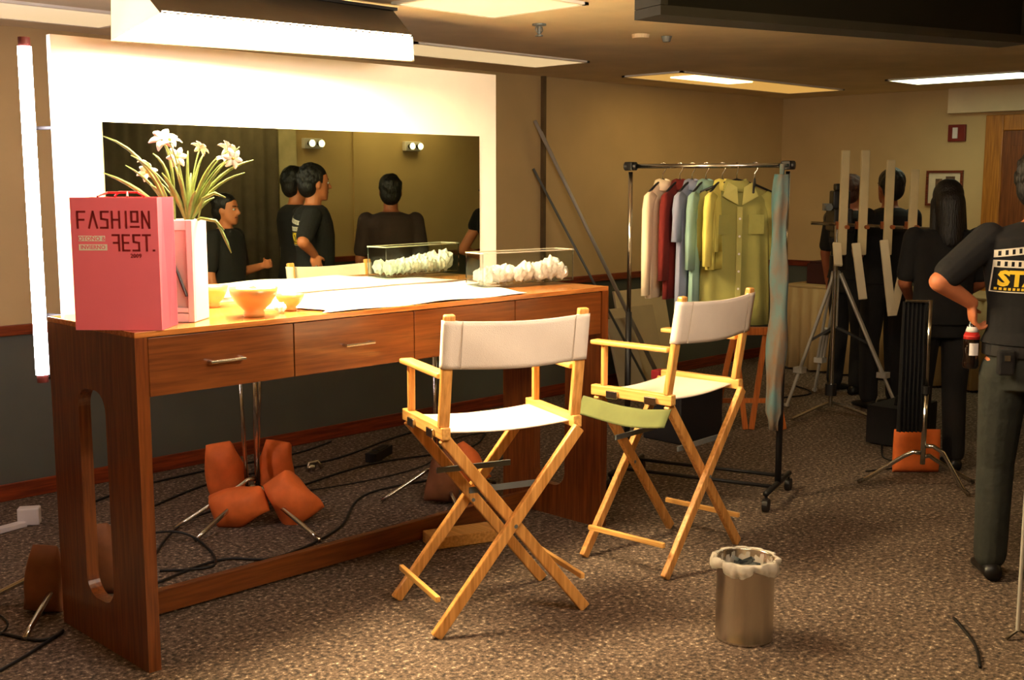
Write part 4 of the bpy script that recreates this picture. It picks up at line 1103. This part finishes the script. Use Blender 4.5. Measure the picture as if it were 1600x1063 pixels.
def person(label, loc, yaw, h=1.75, skin=SKIN, shirt=TEE, pants=JEANS, hair='short', hairm=HAIR, sh_len=.40, larm=None, rarm=None, lfoot=(-.11, 0), rfoot=(.11, 0),
           head_yaw=0., head_pitch=0., vox=.008, group=None, hemz=.93, sleeve=.55, lhand=None, rhand=None, legs=True):
    """faces +y; x<0 is the left side"""
    t = thing('person', label, 'person', loc, yaw, group); S = h / 1.75
    J = {}
    J['ls'] = V((-.185, -.01, 1.415)); J['rs'] = V((.185, -.01, 1.415))
    le, lw = larm or ((-.235, -.02, 1.13), (-.25, .05, .88)); re, rw = rarm or ((.235, -.02, 1.13), (.25, .05, .88))
    le, lw, re, rw = V(le), V(lw), V(re), V(rw)
    b = MB()
    b.loft([oval(rx, ry, cy, z) for z, rx, ry, cy in TORSO])
    b.cap((0, -.01, 1.45), .058, (0, .008, 1.56), .054)
    for sh, e, w_, hd, sg in ((J['ls'], le, lw, lhand, -1), (J['rs'], re, rw, rhand, 1)):
        b.cap(sh + V((-.012 * sg, 0, -.02)), .047, e, .041).cap(e, .042, w_, .027)
        dd = (w_ - e).normalized(); nn = V((-sg, .15, 0)); cu = .45
        if hd: dd, nn, cu = V(hd[0]), V(hd[1]), hd[2]
        hand(b, w_, dd, nn, cu, 1.0, thumb_side=1 if sg > 0 else -1)
    for hipx, ft in ((-.095, lfoot), (.095, rfoot)):
        hip = V((hipx, 0, .90)); an_ = V((ft[0], ft[1], .09)); kn = hip.lerp(an_, .5) + V((0, .035, 0))
        b.cap(hip, .088, kn, .056).cap(kn, .056, an_, .038)
    # head in its own frame
    HR = Euler((head_pitch, 0, head_yaw)).to_matrix(); hc = V((0, .012, 1.625))

    def hp(p): return hc + HR @ V(p)
    rings = []
    for (z, rx, ry, cy) in ((-.118, .020, .022, .062), (-.112, .036, .040, .048), (-.085, .055, .066, .026), (-.05, .066, .082, .010), (-.01, .072, .092, .0), (.03, .0755, .098, -.004), (.07, .070, .092, -.008), (.10, .052, .070, -.010), (.118, .022, .03, -.010)):
        rings.append([hp((rx * math.cos(2 * PI * k / 24), cy + ry * math.sin(2 * PI * k / 24), z)) for k in range(24)])
    b.loft(rings)
    b.cap(hp((0, .090, .012)), .009, hp((0, .112, -.028)), .013, 8).cap(hp((-.012, .096, -.034)), .008, hp((.012, .096, -.034)), .008, 8)
    b.cap(hp((0, .068, -.10)), .018, hp((0, .072, -.095)), .018, 8)
    b.cap(hp((-.035, .078, .022)), .010, hp((.035, .078, .022)), .010, 8)
    for sg in (-1, 1): b.ell(hp((sg * .076, -.004, -.008)), (.012, .020, .032), HR, 10, 8)
    b.v = [p * S for p in b.v]
    blob(b, 'body', skin, t, vox)
    f = MB()
    for sg in (-1, 1): f.ell(hp((sg * .030, .080, .002)) * S, (.013 * S, .010 * S, .009 * S), HR, 10, 8)
    f.build('eyes', EYEW, t, smooth=True)
    f = MB()
    for sg in (-1, 1): f.ell(hp((sg * .030, .088, .002)) * S, (.0062 * S, .004 * S, .0062 * S), HR, 10, 8)
    f.build('irises', HAIR, t, smooth=True)
    f = MB()
    for sg in (-1, 1): f.cap(hp((sg * .016, .092, .026)) * S, .004, hp((sg * .046, .080, .028)) * S, .003, 8)
    f.build('eyebrows', HAIR, t, smooth=True)
    MB().cap(hp((-.020, .085, -.062)) * S, .006, hp((.020, .085, -.062)) * S, .006, 8).build('mouth', LIP, t, smooth=True)
    # hair
    q = MB(); q.ell(hp((0, -.018, .040)) * S, (.088 * S, .104 * S, .098 * S), HR, 24, 14)
    q.ell(hp((0, -.052, -.015)) * S, (.082 * S, .070 * S, .085 * S), HR, 20, 12)
    cut = None
    if hair == 'long':
        q.cap(hp((0, -.070, .0)) * S, .085 * S, V((0, -.085, 1.40)) * S, .075 * S, 20)
        for sg in (-1, 1): q.cap(hp((sg * .068, -.02, .0)) * S, .034 * S, V((sg * .075, -.05, 1.42)) * S, .036 * S, 12)
    if hair == 'bushy':
        rn = random.Random(len(label))
        for _ in range(26):
            a = rn.uniform(0, 6.28); e_ = rn.uniform(-.2, 1.3)
            p = V((.075 * math.cos(a) * math.cos(e_), -.03 + .088 * math.sin(a) * math.cos(e_), .03 + .078 * math.sin(e_)))
            if p.y < .045: q.ell(hp(p) * S, (.026, .026, .024), HR, 8, 6)
    if hair == 'short':
        rn = random.Random(len(label))
        for _ in range(60):
            a = rn.uniform(PI, 2 * PI); e_ = rn.uniform(-.3, 1.4)
            p = V((.082 * math.cos(a) * math.cos(e_), -.022 + .098 * math.sin(a) * math.cos(e_), .035 + .092 * math.sin(e_)))
            q.ell(hp(p) * S, (.016, .016, .020), HR, 8, 6)
    # keep the face free of hair
    hx = blob(q, 'hair', hairm, t, vox, 2)
    fb = MB().box(hp((0, .135, -.055)) * S, (.128 * S, .17 * S, .205 * S), HR).box(hp((0, .150, .03)) * S, (.11 * S, .14 * S, .06 * S), HR)
    cutter_me = bpy.data.meshes.new('cut')
    # carve analytically: push vertices in front of the hairline back inside the head
    me = hx.data
    inv = HR.inverted()
    for v in me.vertices:
        l = inv @ (v.co / S - hc)
        if l.z < .055 and l.y > .035: v.co = (hc + HR @ V((l.x * .8, .03, l.z))) * S
    bpy.data.meshes.remove(cutter_me)
    # shirt
    q = MB(); k = .022
    hem = [r for r in TORSO if r[0] > hemz]
    q.loft([oval(.172 + k, .130 + k, 0, hemz)] + [oval(rx + k, ry + k, cy, z) for z, rx, ry, cy in hem[:-1]] + [oval(.072, .070, -.008, 1.478)])
    for sh, e in ((J['ls'], le), (J['rs'], re)):
        ee = sh.lerp(e, sleeve / .55 * .80 if sleeve <= .6 else 1.0)
        q.cap(sh + V((0, 0, -.004)), .067, ee, .060)
        if sleeve > .6:
            w_ = lw if sh is J['ls'] else rw
            q.cap(e, .060, e.lerp(w_, .85), .044)
    q.v = [p * S for p in q.v]
    sh_o = blob(q, 'shirt', shirt, t, vox, 2)
    # trousers and shoes
    q = MB(); q.loft([oval(.168, .125, 0, .82), oval(.172, .128, 0, .92), oval(.160, .118, .0, 1.0)])
    for hipx, ft in ((-.095, lfoot), (.095, rfoot)):
        hip = V((hipx, 0, .88)); an_ = V((ft[0], ft[1], .10)); kn = hip.lerp(an_, .5) + V((0, .03, 0))
        q.cap(hip, .098, kn, .074).cap(kn, .074, an_, .066)
    q.v = [p * S for p in q.v]
    q2 = blob(q, 'trousers', pants, t, vox + .002, 2)
    for ft in (lfoot, rfoot):
        m_ = MB(); rings = []
        for (yy, hw, hh) in ((-.075, .028, .05), (-.06, .038, .07), (.0, .042, .085), (.06, .045, .06), (.12, .047, .045), (.165, .038, .034), (.18, .018, .022)):
            rings.append([V((ft[0] + hw * math.cos(a), ft[1] + yy, max(.004, hh * .52 + hh * .5 * math.sin(a)))) for a in [2 * PI * i / 16 for i in range(16)]])
        m_.loft(rings); m_.v = [V((p.x * S, p.y * S, p.z)) for p in m_.v]; m_.build('shoe', SHOE, t, smooth=True)
    return t, S


def toback(mb, k, S, o=.004, cx=0.):
    mb.v = [V((p.x, torso_back_y(p.x, p.z, k, S) - o - p.y, p.z)) for p in mb.v]
    return mb


def staff_logo(t, S, cx, cz, wd, name_row=True):
    """clapperboard stripes over the word STAFF on the back of the shirt; x runs right as read from behind"""
    k = .022 * S

    def cell(mb, x0, x1, z0, z1, o=0., sh=0.):
        nx = max(1, int((x1 - x0) / .012)); vs = []; fs = []
        for i in range(nx + 1):
            x = x0 + (x1 - x0) * i / nx
            vs += [V((x, 0, z0 + sh * (x - (cx - wd / 2)))), V((x, 0, z1 + sh * (x - (cx - wd / 2))))]
        vs = vs + [p + V((0, -.0015, 0)) for p in vs]; m0 = 2 * (nx + 1)
        for i in range(nx):
            a = 2 * i; fs += [(a, a + 2, a + 3, a + 1), (m0 + a, m0 + a + 1, m0 + a + 3, m0 + a + 2)]
        mb.add(vs, fs)
    wh = MB(); n_ = 11; cw = wd / n_
    x0 = cx - wd / 2
    # white clapper bars with dark gaps (frame edges plus separators)
    for (zz, sh) in ((cz + .058, .16), (cz + .020, 0.)):
        cell(wh, x0, x0 + wd, zz + .024, zz + .029, sh=sh); cell(wh, x0, x0 + wd, zz, zz + .005, sh=sh)
        for i in range(n_): cell(wh, x0 + i * cw, x0 + i * cw + cw * .55, zz + .005, zz + .024, sh=sh)
    cell(wh, x0, x0 + .004, cz - .075, cz + .02); cell(wh, x0 + wd - .004, x0 + wd, cz - .075, cz + .02); cell(wh, x0, x0 + wd, cz - .079, cz - .075)
    toback(wh, k, S).build('white_print', WHINK, t)
    vs, fs = text_mesh('STAFF', .082, .004)
    ye = MB().add([(cx + p.x * wd / .26, 0, cz - .026 + p.y) for p in vs], fs); toback(ye, k, S, .0045).build('yellow_lettering', YELINK, t)
    ro = MB()
    for i in range(16): cell(ro, x0 + .012 + i * (wd - .02) / 16, x0 + .012 + (i + .6) * (wd - .02) / 16, cz - .070, cz - .060)
    toback(ro, k, S).build('small_print', YELINK, t)


rad = math.radians
# the man in the staff shirt (right edge; his reflection is in the mirror)
pa, Sa = person('man in black staff T-shirt and dark jeans at the right edge, holding a bottle', (4.715, 1.745, 0), rad(36 - 90), 1.77, larm=((-.375, -.07, 1.245), (-.235, .0, 1.155)), lfoot=(-.085, .10), rfoot=(.11, -.05),
                head_yaw=rad(-22), vox=.006, hair='short', hemz=1.0, lhand=((.15, .2, -1), (1, .1, 0), 1.05))
staff_logo(pa, Sa, -.058, 1.30, .25)
MB().loft([[V((p.x * Sa, p.y * Sa, z * Sa)) for p in oval(.186, .142, 0, 0)] for z in (.955, .998)], cap=False).build('belt', BLKPL, pa).modifiers.new('t', 'SOLIDIFY').thickness = .006
MB().box((-.13, -.135, .95), (.06, .045, .10)).box((-.02, -.16, .95), (.05, .04, .09)).build('belt_pouch', BLACK, pa, bevel=.008)
MB().box((-.13, -.159, .97), (.022, .004, .022)).box((-.02, -.181, .97), (.012, .004, .03)).build('pouch_buckle', CHROME, pa)
# bottle in his left hand
Rz = Matrix.Rotation(rad(36 - 90), 3, 'Z'); hw_ = V((4.715, 1.745, 0)) + Rz @ (V((-.225, .012, 1.075)) * Sa)
bt = thing('drink_bottle', 'dark cola bottle with red and white label in the staff man\'s hand', 'bottle', hw_ - V((0, 0, .185)))
MB().lathe([(.001, .0), (.026, 0), (.031, .01), (.031, .03), (.028, .05), (.031, .08), (.031, .125), (.020, .165), (.013, .185), (.012, .215), (.001, .215)], n=28).build('bottle_body', mat('dark_cola_glass', (18, 8, 6), .08, coat=.5), bt, smooth=True)
MB().lathe([(.0315, .13), (.0225, .155), (.0325, .13)], n=28).lathe([(.0315, .12), (.0325, .12), (.0255, .148), (.0245, .148), (.0315, .12)], n=28).build('red_band', mat('red_band', (180, 40, 34), .5), bt, smooth=True)
MB().lathe([(.0245, .149), (.0255, .149), (.0195, .170), (.0185, .170), (.0245, .149)], n=28).build('white_band', WHITEG, bt, smooth=True)
lab = []
for z_ in (.055, .105): lab.append([V((.0322 * math.cos(a), .0322 * math.sin(a), z_)) for a in [rad(190) + rad(70) * i / 12 for i in range(13)]])
l_ = MB().loft(lab, cap=False, closed=False).build('paper_label', WHITEG, bt); l_.modifiers.new('t', 'SOLIDIFY').thickness = .001
# dark haired woman behind him
person('person with long dark hair in black clothes standing behind the chrome grip stand', at(6.55, 2.46), rad(40 - 90), 1.66, skin=SKIN_D, pants=BLACK, hair='long', hemz=.9, vox=.008, larm=((-.22, .03, 1.14), (-.14, .22, 1.03)), rarm=((.22, .03, 1.14), (.14, .22, 1.03)))
person('person in black clothes standing behind the four upright battens', at(8.35, 2.72), rad(60 - 90), 1.74, skin=SKIN_D, pants=BLACK, vox=.009, larm=((-.23, .02, 1.14), (-.12, .24, 1.16)), rarm=((.23, .02, 1.14), (.14, .24, 1.2)))
person('person with reddish brown hair half hidden behind the two leftmost battens', at(9.0, 2.64), rad(-100), 1.70, skin=SKIN_D, pants=BLACK, hairm=HAIR_B, vox=.009)
# crew seen only in the mirror
person('dark haired person in dark brown collared shirt, back turned, seen only in the mirror', (5.42, 1.72, 0), rad(-50 - 90), 1.70, skin=SKIN_D, shirt=BRTEE, hair='short', vox=.009)
person('short person in dark clothes facing the mirror, left of the staff man in the mirror', (4.40, 1.12, 0), rad(60 - 90), 1.57, skin=SKIN, shirt=BLACK, pants=BLACK, hair='bushy', vox=.008, rarm=((.23, .02, 1.12), (.12, .26, 1.18)))
person('person with dark hair standing behind the staff man, seen only in the mirror', (5.02, 1.10, 0), rad(20 - 90), 1.76, skin=SKIN, shirt=BLACK, pants=BLACK, hair='short', vox=.009)
person('person with a bare bent arm at the right edge of the mirror', (6.36, 1.93, 0), rad(-20 - 90), 1.72, skin=SKIN, sleeve=.2, shirt=TEE, pants=BLACK, vox=.009, larm=((-.30, -.04, 1.14), (-.16, .16, 1.12)), rarm=((.33, -.04, 1.14), (.2, .14, 1.06)))
